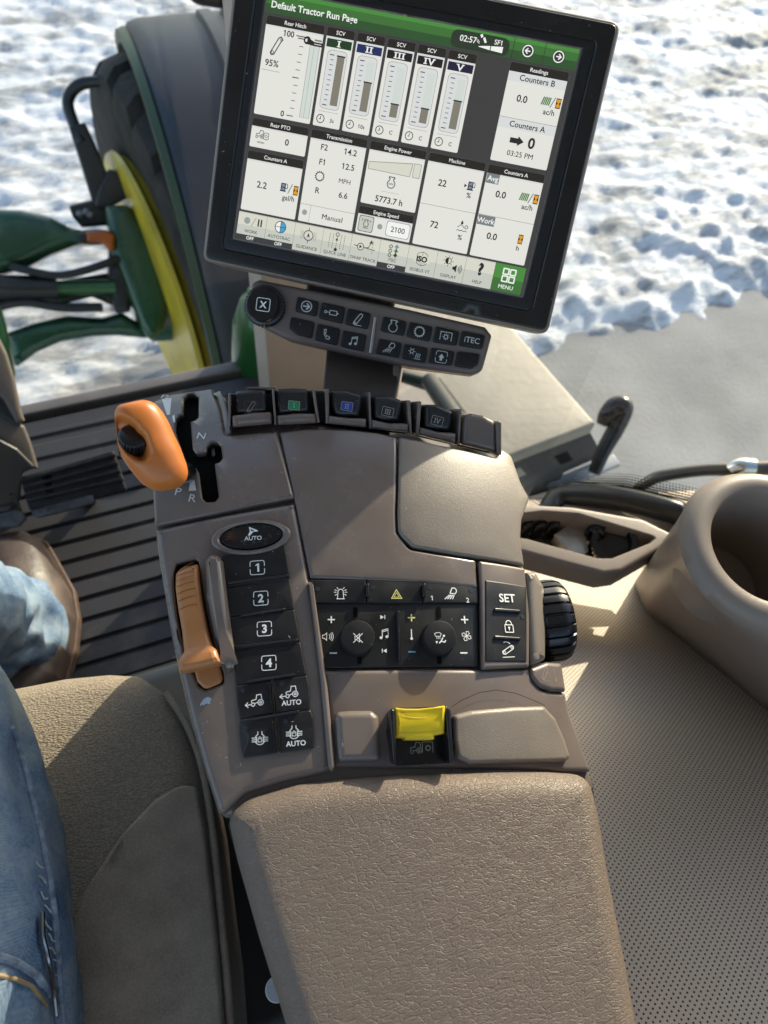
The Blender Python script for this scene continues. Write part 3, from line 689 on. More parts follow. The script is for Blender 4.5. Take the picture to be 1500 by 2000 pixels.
# tortoise print
def f_tort(k): k.poly([(-10, 5), (-6, 0), (-2, -5), (5, -8), (10, -7), (12, -4), (14, -6), (13, -2), (9, 3), (10, 7), (6, 5), (0, 5), (-2, 8), (-5, 5), (-9, 8)])
sym(con, 400, 1370, f_tort, (mat('pale_blue_print', (.35, .40, .48), .6),), rot=-8, h=.0035, name='tortoise_symbol')
# ---- climate and audio panel
cp = slab('climate_panel', K, [zB(68, 292), zB(890, 298), zB(886, 606), zB(118, 614), zB(90, 440)], -.004, .0015, M_BLACK, con, fillet=.0008, r=3, step=.012)
hz = [slab('button', K, [zB(*p) for p in q], -.004, .0030, M_BLACK, con, fillet=.001, r=2, step=.012) for q in (((62, 178), (338, 180), (340, 294), (68, 292)), ((341, 180), (612, 182), (614, 295), (342, 294)), ((615, 182), (886, 192), (889, 297), (616, 295)))]
for x in (346, 622): slab('panel_ridge', K, [zB(x - 11, 198), zB(x + 8, 196), zB(x + 11, 262), zB(x - 8, 264)], .001, .0062, M_BLKG, con, fillet=.001, r=3)
slab('panel_ridge', K, [zB(485, 330), zB(503, 330), zB(508, 575), zB(494, 577)], .0005, .0042, M_BLKG, con, fillet=.001, r=3)
def f_beacon(k):
    k.stroke([(-6, 11), (-5, -5), (-2, -8), (2, -8), (5, -5), (6, 11)], 1.4); k.stroke([(-8, 11), (8, 11)], 1.6)
    for a_ in (150, 180, 205, 235, -55, -25, 0, 30): c, s = math.cos(math.radians(a_)), math.sin(math.radians(a_)); k.stroke([(8 * c, 8 * s - 2), (13 * c, 12 * s - 2)], 1.3)
sym(hz[0], *zB(213, 247), f_beacon, h=.003, rot=0)
sym(hz[1], *zB(486, 252), lambda k: (k.stroke([(0, -9), (10, 8), (-10, 8)], 1.5, 0, True), k.stroke([(0, -3), (5.5, 5.5), (-5.5, 5.5)], 1.1, 0, True)), (M_YPR,), h=.003, rot=0)
sym(hz[2], *zB(750, 252), sy_lamp, h=.003, rot=0); sym(hz[2], *zB(658, 270), lambda k: k.text('1', 0, 0, 8.5, bold=.01), h=.003, rot=0); sym(hz[2], *zB(834, 280), lambda k: k.text('2', 0, 0, 8.5, bold=.01), h=.003, rot=0)
for o, x, y in ((hz[0], 101, 225), (hz[1], 371, 217), (hz[2], 650, 218), (hz[2], 850, 230)): sym(o, *zB(x, y), lambda k: k.disc(0, 0, 4.8), (M_LED,), h=.003, name='indicator')
k = Ink([M_WHITE, M_YPR, M_BPR, M_HOLE], lift=.0017)
def spk(k, w=1.3): k.stroke([(-13, -3), (-10, -3), (-5, -7), (-5, 7), (-10, 3), (-13, 3)], w, 0, True); [k.circ(-6, 0, 4 + i * 3.3, w, 0, -38, 38) for i in range(1, 4)]
k.on(K, *zB(157, 461)); spk(k); 
for x, y, m, plus in ((167, 378, 0, 1), (177, 541, 0, 0), (557, 369, 1, 1), (560, 535, 2, 0), (816, 378, 0, 1), (812, 540, 0, 0)):
    k.on(K, *zB(x, y)).rect(-7, -1.3, 7, 1.3, m)
    if plus: k.rect(-1.3, -7, 1.3, 7, m)
k.on(K, *zB(418, 366)).poly([(-5, -4), (2, 0), (-5, 4)]).rect(3, -4, 4.4, 4)
k.on(K, *zB(424, 530)).poly([(5, -4), (-2, 0), (5, 4)]).rect(-4.4, -4, -3, 4)
k.on(K, *zB(423, 447), .95); sy_note(k)
k.on(K, *zB(557, 450)).stroke([(0, -10), (0, 7)], 2); k.disc(0, 8, 2.6)
k.on(K, *zB(825, 458), .85); sy_fan(k)
for x in (284, 690): k.on(K, *zB(x, 340)).rr(-4, -9, 4, 12, 3, 3)
for x in (305, 692): k.on(K, *zB(x, 572)).rr(-4, -9, 4, 9, 3, 3)
k.build('panel_symbols', cp)
for x, fnk in ((298, 0), (698, 1)):
    c = K.uv(*zB(x, 461), .008); R_ = 33.5 / 1387 * .416
    kn = lathe('rotary_knob', K.w(c.x, c.y, 0), K.n, [(R_ * 1.05, 0), (R_ * 1.05, .0022), (R_, .003), (R_ * .99, .0082), (R_ * .95, .0090), (R_ * .88, .0092)], M_BLACK, con, n=64)
    k = Ink([M_WHITE], lift=.0094); k.on(K, *zB(x, 465), 1, 0, 0)
    k.on(K, *zB(x, 465), 1, 0, .0094); k.lift = .0001
    if fnk == 0: k.stroke([(-6, -3), (-3, -3), (3, -8), (3, 8), (-3, 3), (-6, 3)], 1.2, 0, True); k.stroke([(-9, -9), (9, 9)], 1.5); k.stroke([(9, -9), (-9, 9)], 1.5)
    else:
        k.stroke([(-10, -8), (-6, -10), (0, -10), (3, -8), (1, -3), (-8, -3)], 1.1, 0, True); [k.stroke([(-6 + i * 3, -2), (-6 + i * 3, 2)], 1) for i in range(3)]
        k.disc(8, -4, 2.2); k.stroke([(6, -1), (2, 6), (-2, 10)], 2.2); k.stroke([(2, 6), (9, 8), (11, 4)], 2); k.poly([(-9, 6), (-4, 6), (-7, 11)])
    k.build('symbol', kn)
# ---- SET / lock / hitch-lower keys
ks = slab('key_pad', K, [zB(921, 180), zB(1126, 208), zB(1128, 400), zB(1126, 580), zB(922, 580)], -.002, .0062, M_BLACK, con, fillet=.0008, r=3)
for y0, y1 in ((316, 334), (451, 468)): slab('key_ridge', K, [zB(966, y0), zB(1097, y0 + 8), zB(1097, y1 + 6), zB(966, y1)], .004, .0076, M_BLKG, con, fillet=.0007, r=3)
sym(ks, *zB(1029, 268), lambda k: k.text('SET', 0, 0, 14, bold=.02), h=.0062, rot=1)
sym(ks, *zB(1037, 402), lambda k: sy_lock(k, 0, 1.6), h=.0062, rot=1)
def f_low(k): k.stroke([(-10, 7), (-11, 3), (8, -8), (12, -6), (11, -2), (-6, 8)], 1.4, 0, True); k.circ(-7, 4, 2, 1.1); k.circ(8, -4, 1.6, 1); k.stroke([(-12, 13), (12, 12)], 1.2); k.circ(-2, -4, 10, 1.2, 0, -120, -40)
sym(ks, *zB(1032, 522), f_low, h=.0062, rot=0)
sym(ks, *zB(1106, 358), lambda k: k.disc(0, 0, 4), (M_LED,), h=.0062, name='indicator')
# ---- hitch depth wheel at the right edge, in its collar
wl = K.p(1098, 1200, .004); ax = (K.e1 + K.n * .10).normalized()
slab('wheel_collar', K, [(1030, 1112, 6), (1052, 1110, 10), (1070, 1140), (1074, 1200), (1072, 1285), (1040, 1300, 8)], -.05, .0075, M_GRAIN, con, fillet=.006, r=6, step=.006)
RW = 93 / 1387 * .42
lathe('depth_wheel', wl - ax * .002 - K.n * .016, ax, [(RW * .7, -.012), (RW * .92, -.011), (RW, -.008), (RW, .002), (RW * .985, .006), (RW * .93, .0095), (RW * .82, .012), (RW * .5, .0125)], M_BLKG, con, n=288, rib=(24, .0017, RW * .9, .2), ref=K.n, angle=25)
slab('depth_flap', K, [(1038, 1304), (1072, 1291), (1103, 1293, 6), (1112, 1350, 6), (1080, 1349), (1055, 1340, 14), (1040, 1322, 10)], -.03, .0045, M_SATIN, con, fillet=.003, r=6, step=.008)
def f_hd(k): sy_arm(k, 0, .9); k.stroke([(-6, 15), (10, 15)], .9); k.circ(8, 5, 6, .9, 0, -150, -60); k.stroke([(24, -10), (26, 16)], .9); k.stroke([(22, 10), (26, 16), (29, 9)], .9)
sym(con, 1066, 1314, f_hd, (mat('faint_print', (.30, .28, .26), .6),), h=.0045, rot=0, sc_=.85, name='depth_symbol')
# ---- rear strip with power take-off switch
slab('rear_strip', K, [(630, 1309), (936, 1307), (1036, 1304), (1044, 1330, 12), (1062, 1347, 10), (1110, 1352, 4), (1116, 1388), (1132, 1428), (1164, 1508, 6), (900, 1502), (652, 1500), (644, 1400)], -.012, .0022, M_SATIN, con, fillet=.003, r=6, step=.009)
slab('blank_cover', K, [zC(175, 212, 12), zC(240, 206), zC(345, 205, 14), zC(375, 232, 10), zC(385, 425, 8), zC(368, 438), zC(190, 440, 10), zC(180, 330)], -.002, .0075, M_SATIN, con, fillet=.004, r=10, rings=6, step=.006)
slab('switch_lid', K, [zC(718, 225, 10), zC(800, 205), zC(1000, 188), zC(1140, 183, 10), zC(1195, 240), zC(1240, 340), zC(1266, 420, 8), zC(1240, 440, 6), zC(1000, 446), zC(790, 452, 10), zC(735, 425, 14), zC(718, 340)], -.002, .0085, M_GRAIN, con, fillet=.003, r=8, rings=6, step=.007)
k = Ink([M_HOLE], lift=.0024); pxink(k, K, .0022)
k.stroke([zC(705, 190)[:2], zC(750, 160)[:2], zC(830, 125)[:2], zC(910, 113)[:2], zC(1000, 128)[:2], zC(1070, 155)[:2], zC(1135, 182)[:2]], 1.0); k.build('lid_seam', con)
ph = slab('switch_housing', K, [zC(408, 300), zC(425, 200, 10), zC(445, 194), zC(690, 186), zC(708, 215), zC(718, 430), zC(705, 446), zC(455, 458), zC(430, 420)], -.02, .0030, M_BLKG, con, fillet=.001, r=6)
for q in (((423, 210, 8), (436, 194, 6), (450, 204, 6), (456, 456), (440, 440)), ((680, 196, 6), (694, 186, 6), (706, 205, 8), (718, 435), (700, 446))):
    slab('side_cheek', K, [zC(*p) for p in q], 0, .0165, M_BLKG, ph, fillet=.0015, r=4)
def cap_d(u, v):
    a_ = K.uv(*zC(565, 200)); b_ = K.uv(*zC(568, 330)); t = (V((u, v)) - a_).dot(b_ - a_) / (b_ - a_).length_squared; t = max(0, min(1, t))
    return -.004 * t - .0016 * math.sin(min(1, max(0, t) * 2.6) * PI)
slab('switch_cap', K, [zC(450, 192), zC(500, 196), (*zC(565, 196)[:2], 10), zC(630, 190), zC(680, 181), zC(684, 310, 4), zC(638, 318), zC(636, 338), zC(498, 340), zC(496, 330), zC(456, 328, 3)], .002, .0170, M_YELLOW, ph, fillet=.0018, r=3, dome=cap_d, step=.004)
k = Ink([mat('yellow_groove', (.45, .30, .01), .5)], lift=.0002)
def capfn(X, Y, l):
    q = K.uv(580 + X / 2.344, 1300 + Y / 2.342, .0165); return K.w(q.x, q.y, .0170 + cap_d(q.x, q.y) + l)
k.fn = capfn
for y in (214, 228): k.stroke([(475, y - 2), (520, y + 8), (570, y + 11), (620, y + 6), (665, y - 6)], 2.4)
k.stroke([(458, 307), (570, 305), (680, 296)], 1.2); k.build('cap_groove', ph)
def f_pto(k): sy_tractor(k, 0, 1.3); k.stroke([(16, 11), (16, -11), (39, -11), (39, 11)], 1.3)
sym(ph, *zC(540, 375), f_pto, (M_GREYPR,), h=.003, sc_=.9, rot=-1)
sym(ph, *zC(600, 377), lambda k: sy_gear(k, 4, 8, 0, 1.4, 2), (M_GREYPR,), h=.003, rot=-1)
# ---- elbow pad
PD = Plane(PK + tilted(12) * .004, tilted(6), YC)
def pad_dome(u, v): return .004 - .5 * (u - .005) ** 2 - .10 * min(0, v + .02) ** 2
slab('elbow_pad', PD, [(438, 1590, 40), (480, 1556, 80), (580, 1527, 100), (720, 1512), (900, 1505), (1080, 1503), (1166, 1508, 70), (1186, 1590, 60), (1204, 1700), (1240, 1880), (1268, 2030), (1300, 2200), (1310, 2330, 60), (640, 2340, 60), (600, 2160), (548, 1985), (500, 1830), (458, 1680)], -.05, .006, M_PAD, con, fillet=.016, r=60, rings=9, step=.008, dome=pad_dome, angle=70)
slab('pad_base', PD, [(440, 1600), (700, 1530), (1160, 1530), (1250, 2050), (1290, 2320), (660, 2330), (570, 2010), (480, 1740)], -.17, -.03, M_BLACK, con, fillet=.004, r=20)  # black stands in for the shadow beneath the elbow pad
# ---- spool valve paddles
PF = Plane(K.p(700, 812, .002), tilted(40), YC)
fins = (((66, 228), (78, 224), (80, 400), (68, 398)), ((286, 206), (298, 206), (312, 388), (300, 388)), ((490, 204), (505, 212), (530, 376), (515, 380)), ((556, 206), (576, 204), (576, 380), (560, 382)), ((776, 222), (786, 222), (792, 408), (780, 408)), ((970, 264), (988, 262), (996, 432), (982, 434)), ((1026, 268), (1044, 268), (1032, 440), (1014, 438)), ((1238, 308), (1248, 306), (1236, 492), (1224, 490)), ((1420, 366), (1448, 372), (1448, 542), (1424, 538)))
for q in fins: slab('paddle_divider', PF, [z8(q[0][0], q[0][1], 4), z8(q[1][0], q[1][1], 4), z8(*q[2]), z8(*q[3])], -.022, .007, M_GLOSS, con, fillet=.001, r=2)
slab('paddle_well', PF, [z8(70, 230), z8(300, 212), z8(560, 215), z8(990, 275), z8(1240, 325), z8(1440, 380), z8(1440, 545), z8(990, 440), z8(560, 385), z8(70, 402)], -.03, -.012, M_BLACK, con, fillet=.002, r=4)
caps = (((100, 218), (180, 210), (256, 212), (262, 322), (106, 330)), ((310, 206), (390, 202), (472, 206), (476, 322), (420, 326), (322, 330), (314, 280)), ((592, 214), (660, 210), (746, 236), (738, 300), (726, 344), (640, 345), (606, 334), (594, 280)), ((805, 244), (880, 240), (948, 264), (940, 320), (928, 366), (850, 368), (808, 354)), ((1064, 284), (1120, 286), (1202, 322), (1196, 380), (1184, 416), (1110, 412), (1060, 402)))
scoops = (((84, 342), (180, 328), (284, 322, 5), (288, 384), (86, 402)), ((312, 340), (410, 330), (508, 330, 5), (514, 380), (316, 390)), ((572, 340), (670, 352), (768, 356), (766, 404), (572, 382)), ((792, 360), (880, 380), (980, 382), (978, 426), (792, 408)), ((1036, 398), (1130, 424), (1222, 430), (1218, 486), (1034, 440)))
labs = ('arm', 'I', 'II', 'III', 'IV')
lp = ((180, 294), (399, 289), (666, 294), (872, 321), (1122, 367))
def roman(k, s, m):
    n = {'I': [0], 'II': [-2.4, 2.4], 'III': [-4.4, 0, 4.4], 'IV': [-4.6]}[s]
    for x in n: k.rect(x - .8, -5, x + .8, 5, m); k.rect(x - 2, -5, x + 2, -4, m); k.rect(x - 2, 4, x + 2, 5, m)
    if s == 'IV': k.stroke([(-1.6, -5), (2, 4.6), (5.4, -5)], 1.5, m); k.rect(-3, -5, 0, -4.2, m); k.rect(4, -5, 7, -4.2, m)
for i in range(5):
    pd_ = slab('paddle', PF, [z8(p[0], p[1], 6) for p in caps[i]], -.016, .006, M_PADDLE, con, fillet=.003, r=4, rings=6, step=.006, dome=lambda u, v: -12 * max(0, (v - .004)) ** 2)
    slab('thumb_rest', PF, [z8(*p) for p in scoops[i]], -.014, .009, M_GLOSS, pd_, fillet=.004, r=4, rings=6)
    def f(k, s=labs[i]):
        if s == 'arm': k.rr(-13, -10, 13, 12, 2, 2, .6); sy_arm(k, 0, .9)
        else:
            if s in ('I', 'II'): k.rr(-12, -9, 12, 9, 2, 1)
            k.rr(-12, -9, 12, 9, 2, 0, .9); roman(k, s, 0)
    sym(pd_, *z8(*lp[i]), f, (M_GREYPR, M_GRNPR if i == 1 else M_NAVYPR, M_DIMPR), h=.006, pl=PF, rot=3 + i * 3, sc_=.93)
slab('blank_paddle', PF, [z8(1256, 340, 10), z8(1300, 330), z8(1360, 340), z8(1422, 372, 12), z8(1422, 530), z8(1246, 488)], -.016, .006, M_GLOSS, con, fillet=.004, r=6, rings=6, step=.006, dome=lambda u, v: -14 * max(0, (v - .002)) ** 2)
slab('rear_cap', PF, [z8(150, 208), z8(170, 196), z8(310, 196), z8(300, 214)], -.03, -.006, M_GLOSS, con, fillet=.001, r=3)
# ------------------------------------------------------------------ display, drawn in its own 1024 x 768 grid
SH = .158; SC = SH / 768
ca, cb, cc = (.985, -.211, -.034), (.194, .942, -.243), (-.682, 1.256, 3.262)
def cw(t): return CR * t[0] + CU * t[1] + CF * t[2]
O_ = CAM + cw(cc) * SH
ux = cw(ca).normalized(); un = ux.cross(cw(cb)).normalized(); uy = un.cross(ux)
D = Plane(O_, un, uy)          # u right, v up, origin at the lit area's lower left corner
dis = thing('monitor', 'black touchscreen monitor showing a tractor run page', 'monitor', D.w(.10, -.02, -.03))
M_BEZ = mat('glossy_black_bezel', (.020, .019, .018), .24, .35, var=(25, .2, .05))
M_HOUS = mat('monitor_housing', (.20, .17, .15), .38, .5, bump=(2200, .2, .0002))
W_ = SH * 4 / 3
bez = [(463, -106), (1215, 42), (1070, 654), (394, 509)]
slab('housing', D, [(*p, 18) for p in bez], -.030, .0035, M_HOUS, dis, fillet=.003, rings=5)
bq = [D.uv(*p, .005) for p in bez]; bq = ccw(bq)
ib = inset(bq, .0022)
scr = [(-.0012, -.0012, .001), (W_ + .0012, -.0012, .001), (W_ + .0012, SH + .0012, .001), (-.0012, SH + .0012, .001)]
slab('bezel', D, [(*p, .0045) for p in ib], 0, .0052, M_BEZ, dis, fillet=.0012, raw=True, holes=[[(-.007, -.009, .004), (W_ + .009, -.009, .004), (W_ + .009, SH + .006, .004), (-.007, SH + .006, .004)]], holedepth=.0014)
slab('inner_frame', D, [(-.0069, -.0089, .004), (W_ + .0089, -.0089, .004), (W_ + .0089, SH + .0059, .004), (-.0069, SH + .0059, .004)], 0, .0046, mat('matte_black_frame', (.012, .013, .015), .35, .5), dis, fillet=.0006, raw=True, holes=[scr], holedepth=.004)
def em(n, c, s=1.0):
    m = mat('screen_' + n, c, .16, .35, emit=s / EXPO); return m
pal = {}
SM = []
def C(n, srgb):
    lin = tuple((v / 255 / 12.92 if v / 255 <= .04045 else ((v / 255 + .055) / 1.055) ** 2.4) for v in srgb)
    SM.append(em(n, lin)); pal[n] = len(SM) - 1
for n, c in dict(bg=(62, 60, 60), white=(226, 226, 219), head=(38, 33, 26), ink=(38, 36, 34), green=(62, 112, 52), dgreen=(48, 82, 44), lgreen=(74, 138, 62), lite=(240, 242, 238), panel=(214, 217, 216), fill=(128, 124, 110), navy=(34, 44, 92), dkgreen=(34, 58, 32), black=(30, 27, 28), purple=(36, 28, 56), tick=(70, 68, 66), bar=(206, 214, 208), line=(150, 148, 140), amber=(226, 156, 30), hgreen=(60, 120, 50), btn=(196, 200, 190), btn2=(214, 214, 200), off=(58, 58, 60), cyan=(70, 160, 205), led=(150, 158, 155), grey=(120, 126, 128), pill=(44, 54, 40), bluegrey=(120, 136, 160), bg2=(84, 84, 84)).items(): C(n, c)
k = Ink(SM, lift=.0000, dl=.000011)
k.fn = lambda X, Y, l: D.w(X * SC, SH - Y * SC, .0037 + l)
P = pal
k.rect(0, 0, 1024, 768, P['bg'])
k.rect(0, 0, 1024, 36, P['green']); k.rect(0, 36, 1024, 62, P['dgreen']); k.rect(0, 0, 1024, 12, P['lgreen']); k.rect(814, 0, 816, 62, P['pill']); k.rect(915, 0, 917, 62, P['pill'])
k.text('Default Tractor Run Page', 18, 36, 19, P['lite'], 'l', .018)
k.rr(612, 8, 802, 60, 24, P['pill']); k.text('02:57', 668, 30, 17, P['lite'], bold=.012); k.text('SF1', 765, 24, 14, P['lite'], bold=.01)
k.poly([(703, 12), (710, 8), (714, 16), (708, 20)], P['lite']); k.poly([(714, 20), (720, 16), (728, 30), (722, 33)], P['lite']); k.circ(706, 26, 6, 1.6, P['lite'], 90, 180); k.circ(706, 26, 10, 1.6, P['lite'], 90, 180)
k.poly([(705, 44), (742, 38), (742, 50), (705, 46)], P['lite']); k.poly([(745, 38), (783, 34), (783, 52), (745, 50)], P['lite'])
for x, s in ((863, -1), (963, 1)):
    k.disc(x, 32, 20, P['pill']); k.circ(x, 32, 16, 3.4, P['lite']); k.stroke([(x - 8 * s, 32), (x + 7 * s, 32)], 3.6, P['lite']); k.stroke([(x, 24), (x + 8 * s, 32), (x, 40)], 3.6, P['lite'])
def tile(x0, y0, x1, y1, title, hh=27):
    k.k = 8
    k.rr(x0, y0, x1, y1, 6, P['bg2']); k.rr(x0 + 1, y0 + 1, x1 - 1, y0 + hh + 6, 6, P['head']); k.rr(x0 + 1, y0 + hh, x1 - 1, y1 - 1, 5, P['white']); k.rect(x0 + 1, y0 + hh, x1 - 1, y0 + hh + 5, P['panel'])
    k.text(title, (x0 + x1) / 2, y0 + hh / 2, 11.5, P['lite'], bold=.008)
tile(8, 69, 203, 366, 'Rear Hitch')
T = P['ink']
k.text('100', 88, 112, 17, T, bold=.02); k.text('95%', 46, 206, 19, T); k.text('0', 105, 349, 17, T, bold=.02)
k.rect(14, 228, 76, 229.5, P['line'])
k.rect(163, 122, 196, 350, P['line']); k.rect(164.5, 123, 194.5, 349, P['bar']); k.rect(177, 123, 178, 349, P['line'])
for i in range(11): y = 118 + i * 23.2; k.rect(120 + (8 if i % 5 else 0), y, 142, y + (2 if i % 5 else 3), P['tick'])
k.poly([(114, 112), (144, 112), (144, 115), (114, 115)], T); k.disc(152, 121, 12, T); k.disc(150, 121, 5, P['white']); k.poly([(152, 112), (176, 122), (204, 122), (204, 134), (176, 134), (152, 132)], T); k.rect(176, 114, 200, 119, P['fill']); k.rect(176, 127, 200, 129, P['white'])
k.stroke([(36, 176), (58, 130), (66, 126), (72, 134), (66, 142), (48, 180), (40, 182)], 3.2, T, True); k.circ(43, 174, 4, 2, T); k.circ(65, 134, 2.5, 1.5, T)
sv = [('I', 'dkgreen', 149, '3s'), ('II', 'navy', 209, '10s'), ('III', 'black', 257, 'C'), ('IV', 'black', 253, 'C'), ('V', 'purple', 212, 'C')]
def bigroman(s, x, y):
    q = P['lite']
    def I_(cx): k.rect(cx - 2.5, y - 9, cx + 2.5, y + 9, q); k.rect(cx - 6, y - 9, cx + 6, y - 6.6, q); k.rect(cx - 6, y + 6.6, cx + 6, y + 9, q)
    def V_(cx): k.stroke([(cx - 9, y - 9), (cx, y + 7.5), (cx + 9, y - 9)], 4.4, q); k.rect(cx - 14, y - 9, cx - 4, y - 6.8, q); k.rect(cx + 4, y - 9, cx + 13, y - 6.8, q)
    if s == 'V': V_(x)
    elif s == 'IV': I_(x - 14); V_(x + 5)
    else: [I_(x + (i - (len(s) - 1) / 2) * 12.6) for i in range(len(s))]
for i, (s, c, fy, t) in enumerate(sv):
    x = 211 + i * 100.9; tile(x, 69, x + 93, 366, 'SCV')
    k.rect(x + 5, 102, x + 88, 127, P[c]); bigroman(s, x + 46, 114.5)
    k.rr(x + 13, 134, x + 80, 310, 16, P['line']); k.rr(x + 14.5, 135.5, x + 78.5, 308.5, 15, P['panel'])
    k.rect(x + 47, 148, x + 72, 297, P['bar']); k.rect(x + 47, fy, x + 72, 297, P['fill']); k.rect(x + 45, fy - 2, x + 74, fy + 2, P['ink'])
    for j in range(11): y = 147 + j * 15; k.rect(x + 22 + (4 if j % 10 else 0), y, x + 37, y + (2 if j % 10 else 3), P['tick'])
    k.rect(x + 14, 318, x + 80, 319.2, P['line']); k.circ(x + 24, 342, 12.5, 2.6, T); k.stroke([(x + 24, 334), (x + 24, 343), (x + 19, 343)], 2.2, T); k.text(t, x + 63, 343, 11.5, T)
tile(8, 377, 203, 468, 'Rear PTO', 25); k.text('0', 135, 434, 19, T, bold=.02); k.text('n/min', 46, 449, 7.5, T)
def scr_tractor(x, y, s=1.0):
    f0 = k.fn; k.fn = lambda X, Y, l: f0(x + X * s, y + Y * s, l); sy_tractor(k, T, 1.8); k.fn = f0
scr_tractor(38, 424, 1.1); k.rr(54, 418, 70, 438, 3, T, 1.8); k.circ(62, 428, 4, 1.6, T)
tile(8, 479, 203, 671, 'Counters A'); k.text('2.2', 71, 581, 20, T, bold=.015); k.text('gal/h', 168, 606, 16, T)
def pump(x, y): k.rr(x - 11, y - 13, x + 6, y + 13, 2, T); k.rect(x - 8, y - 10, x + 3, y - 1, P['bluegrey']); k.rect(x - 8, y + 2, x + 3, y + 10, P['bluegrey']); k.stroke([(x + 6, y + 3), (x + 12, y + 3), (x + 12, y - 8), (x + 7, y - 13)], 2.2, T); k.rect(x - 13, y + 11, x + 9, y + 14, T)
def hour(x, y): k.rr(x - 8, y - 15, x + 8, y + 15, 1, T); k.rect(x - 6.5, y - 12, x + 6.5, y + 12, P['amber']); k.poly([(x - 6.5, y - 6), (x - 1.5, y), (x - 6.5, y + 6)], T); k.poly([(x + 6.5, y - 6), (x + 1.5, y), (x + 6.5, y + 6)], T)
def hatch(x, y):
    for i in range(5): a_ = -13 + i * 6.5; k.poly([(x - 13 + max(0, a_ + 2) * 0 + i * 3 - 2, y + 13 - 0), (x - 13 + i * 5.6, y + 13), (x - 8 + i * 5.6 - 0, y + 13)][:0] or [(x - 15 + i * 6, y + 12), (x - 11 + i * 6, y + 12), (x - 5 + i * 6 - i * .6, y - 12), (x - 9 + i * 6 - i * .6, y - 12)], P['hgreen'])
def slash(x, y): k.stroke([(x - 6, y + 16), (x + 6, y - 16)], 2.2, T)
pump(148, 574); slash(170, 576); hour(190, 578)
tile(212, 377, 405, 671, 'Transmission')
for a_, b_, y in (('F2', '14.2', 426), ('F1', '12.5', 472), ('R', '6.6', 563)): k.text(a_, 264, y, 18, T, bold=.012); k.text(b_, 354, y, 18, T)
k.text('MPH', 351, 519, 14.5, T, bold=.006); f0 = k.fn; k.fn = lambda X, Y, l: f0(264 + X, 518 + Y, l); sy_gear(k, 13, 14, T, 2.6, 4); k.fn = f0
k.rect(214, 613, 404, 614.5, P['line']); k.rect(250, 614, 251.2, 670, P['line']); k.text('Manual', 330, 642, 17, T, bold=.02, sp=1.06); k.disc(232, 640, 9, P['led'])
tile(415, 377, 607, 574, 'Engine Power'); k.poly([(421, 441), (570, 422), (566, 466), (421, 465)], P['line']); k.poly([(423, 443), (567, 425), (564, 464), (423, 463)], P['btn2']); k.rr(573, 421, 599, 466, 3, P['line']); k.rr(575, 423, 597, 464, 3, P['btn2'])
f0 = k.fn; k.fn = lambda X, Y, l: f0(508 + X * 1.45, 494 + Y * 1.45, l); sy_engine(k, T, 1.9); k.text('kW', 0, 3, 5.5, T, bold=.01); k.fn = f0
k.rect(480, 525, 540, 526, P['line']); k.text('5773.7 h', 511, 551, 19, T, bold=.016)
tile(415, 583, 607, 671, 'Engine Speed', 25); k.rr(422, 612, 474, 664, 8, P['tick']); k.rr(424, 614, 472, 662, 8, P['btn']); k.disc(497, 638, 9, P['led']); k.rr(519, 613, 601, 663, 10, P['line']); k.rr(521, 615, 599, 661, 10, P['lite']); k.text('2100', 560, 638, 17, T, bold=.008)
f0 = k.fn; k.fn = lambda X, Y, l: f0(448 + X * .95, 636 + Y * .95, l); sy_engine(k, T, 2.2); k.stroke([(-9, 16), (10, 16)], 2, T); k.text('2', -15, -11, 8, T); k.text('n', 15, -10, 8, T); k.fn = f0
tile(616, 377, 809, 671, 'Machine'); k.text('22', 678, 464, 20, T, bold=.015); pump(775, 456); k.poly([(752, 452), (761, 458), (752, 464)], T); k.text('%', 773, 486, 16, T); k.rect(617, 537, 808, 538.5, P['line']); k.text('72', 679, 597, 20, T, bold=.015); k.text('%', 773, 621, 16, T)
k.poly([(771, 566), (776, 576), (771, 580), (766, 576)], T); k.stroke([(758, 590), (770, 580), (782, 590)], 2, T); k.circ(788, 586, 5, 2, T); k.stroke([(756, 601), (762, 598), (768, 601), (774, 598), (780, 601), (786, 598), (792, 601)], 2, T)
tile(817, 69, 1009, 366, 'Readings'); k.rect(818, 96, 1008, 124, P['panel']); k.text('Counters B', 914, 110, 17, T, bold=.014); k.text('0.0', 878, 170, 20, T, bold=.02); hatch(955, 163); slash(978, 164); hour(996, 164); k.text('ac/h', 972, 194, 16, T)
k.rect(818, 230, 1008, 231.5, P['line']); k.rect(818, 232, 1008, 262, P['panel']); k.text('Counters A', 915, 247, 17, T, bold=.014); k.poly([(868, 287), (894, 287), (894, 280), (914, 295), (894, 310), (894, 303), (868, 303)], T); k.text('0', 940, 294, 31, T, bold=.03); k.text('03:25 PM', 911, 334, 16, T)
tile(817, 378, 1009, 671, 'Counters A'); k.rect(819, 405, 862, 436, P['grey']); k.text('Avg', 841, 420, 16, P['lite']); k.text('0.0', 878, 464, 20, T, bold=.02); hatch(955, 457); slash(978, 458); hour(996, 458); k.text('ac/h', 973, 487, 16, T); k.rect(818, 535, 1008, 536.5, P['line']); k.rect(819, 537, 878, 568, P['grey']); k.text('Work', 848, 553, 16, P['lite']); k.text('0.0', 879, 598, 20, T, bold=.02); hour(976, 590); k.text('h', 973, 619, 16, T)
names = ['WORK', 'AUTOTRAC', 'GUIDANCE', 'QUICK LINE', 'SWAP TRACK', 'iTEC', 'ISOBUS VT', 'DISPLAY', 'HELP', 'MENU']
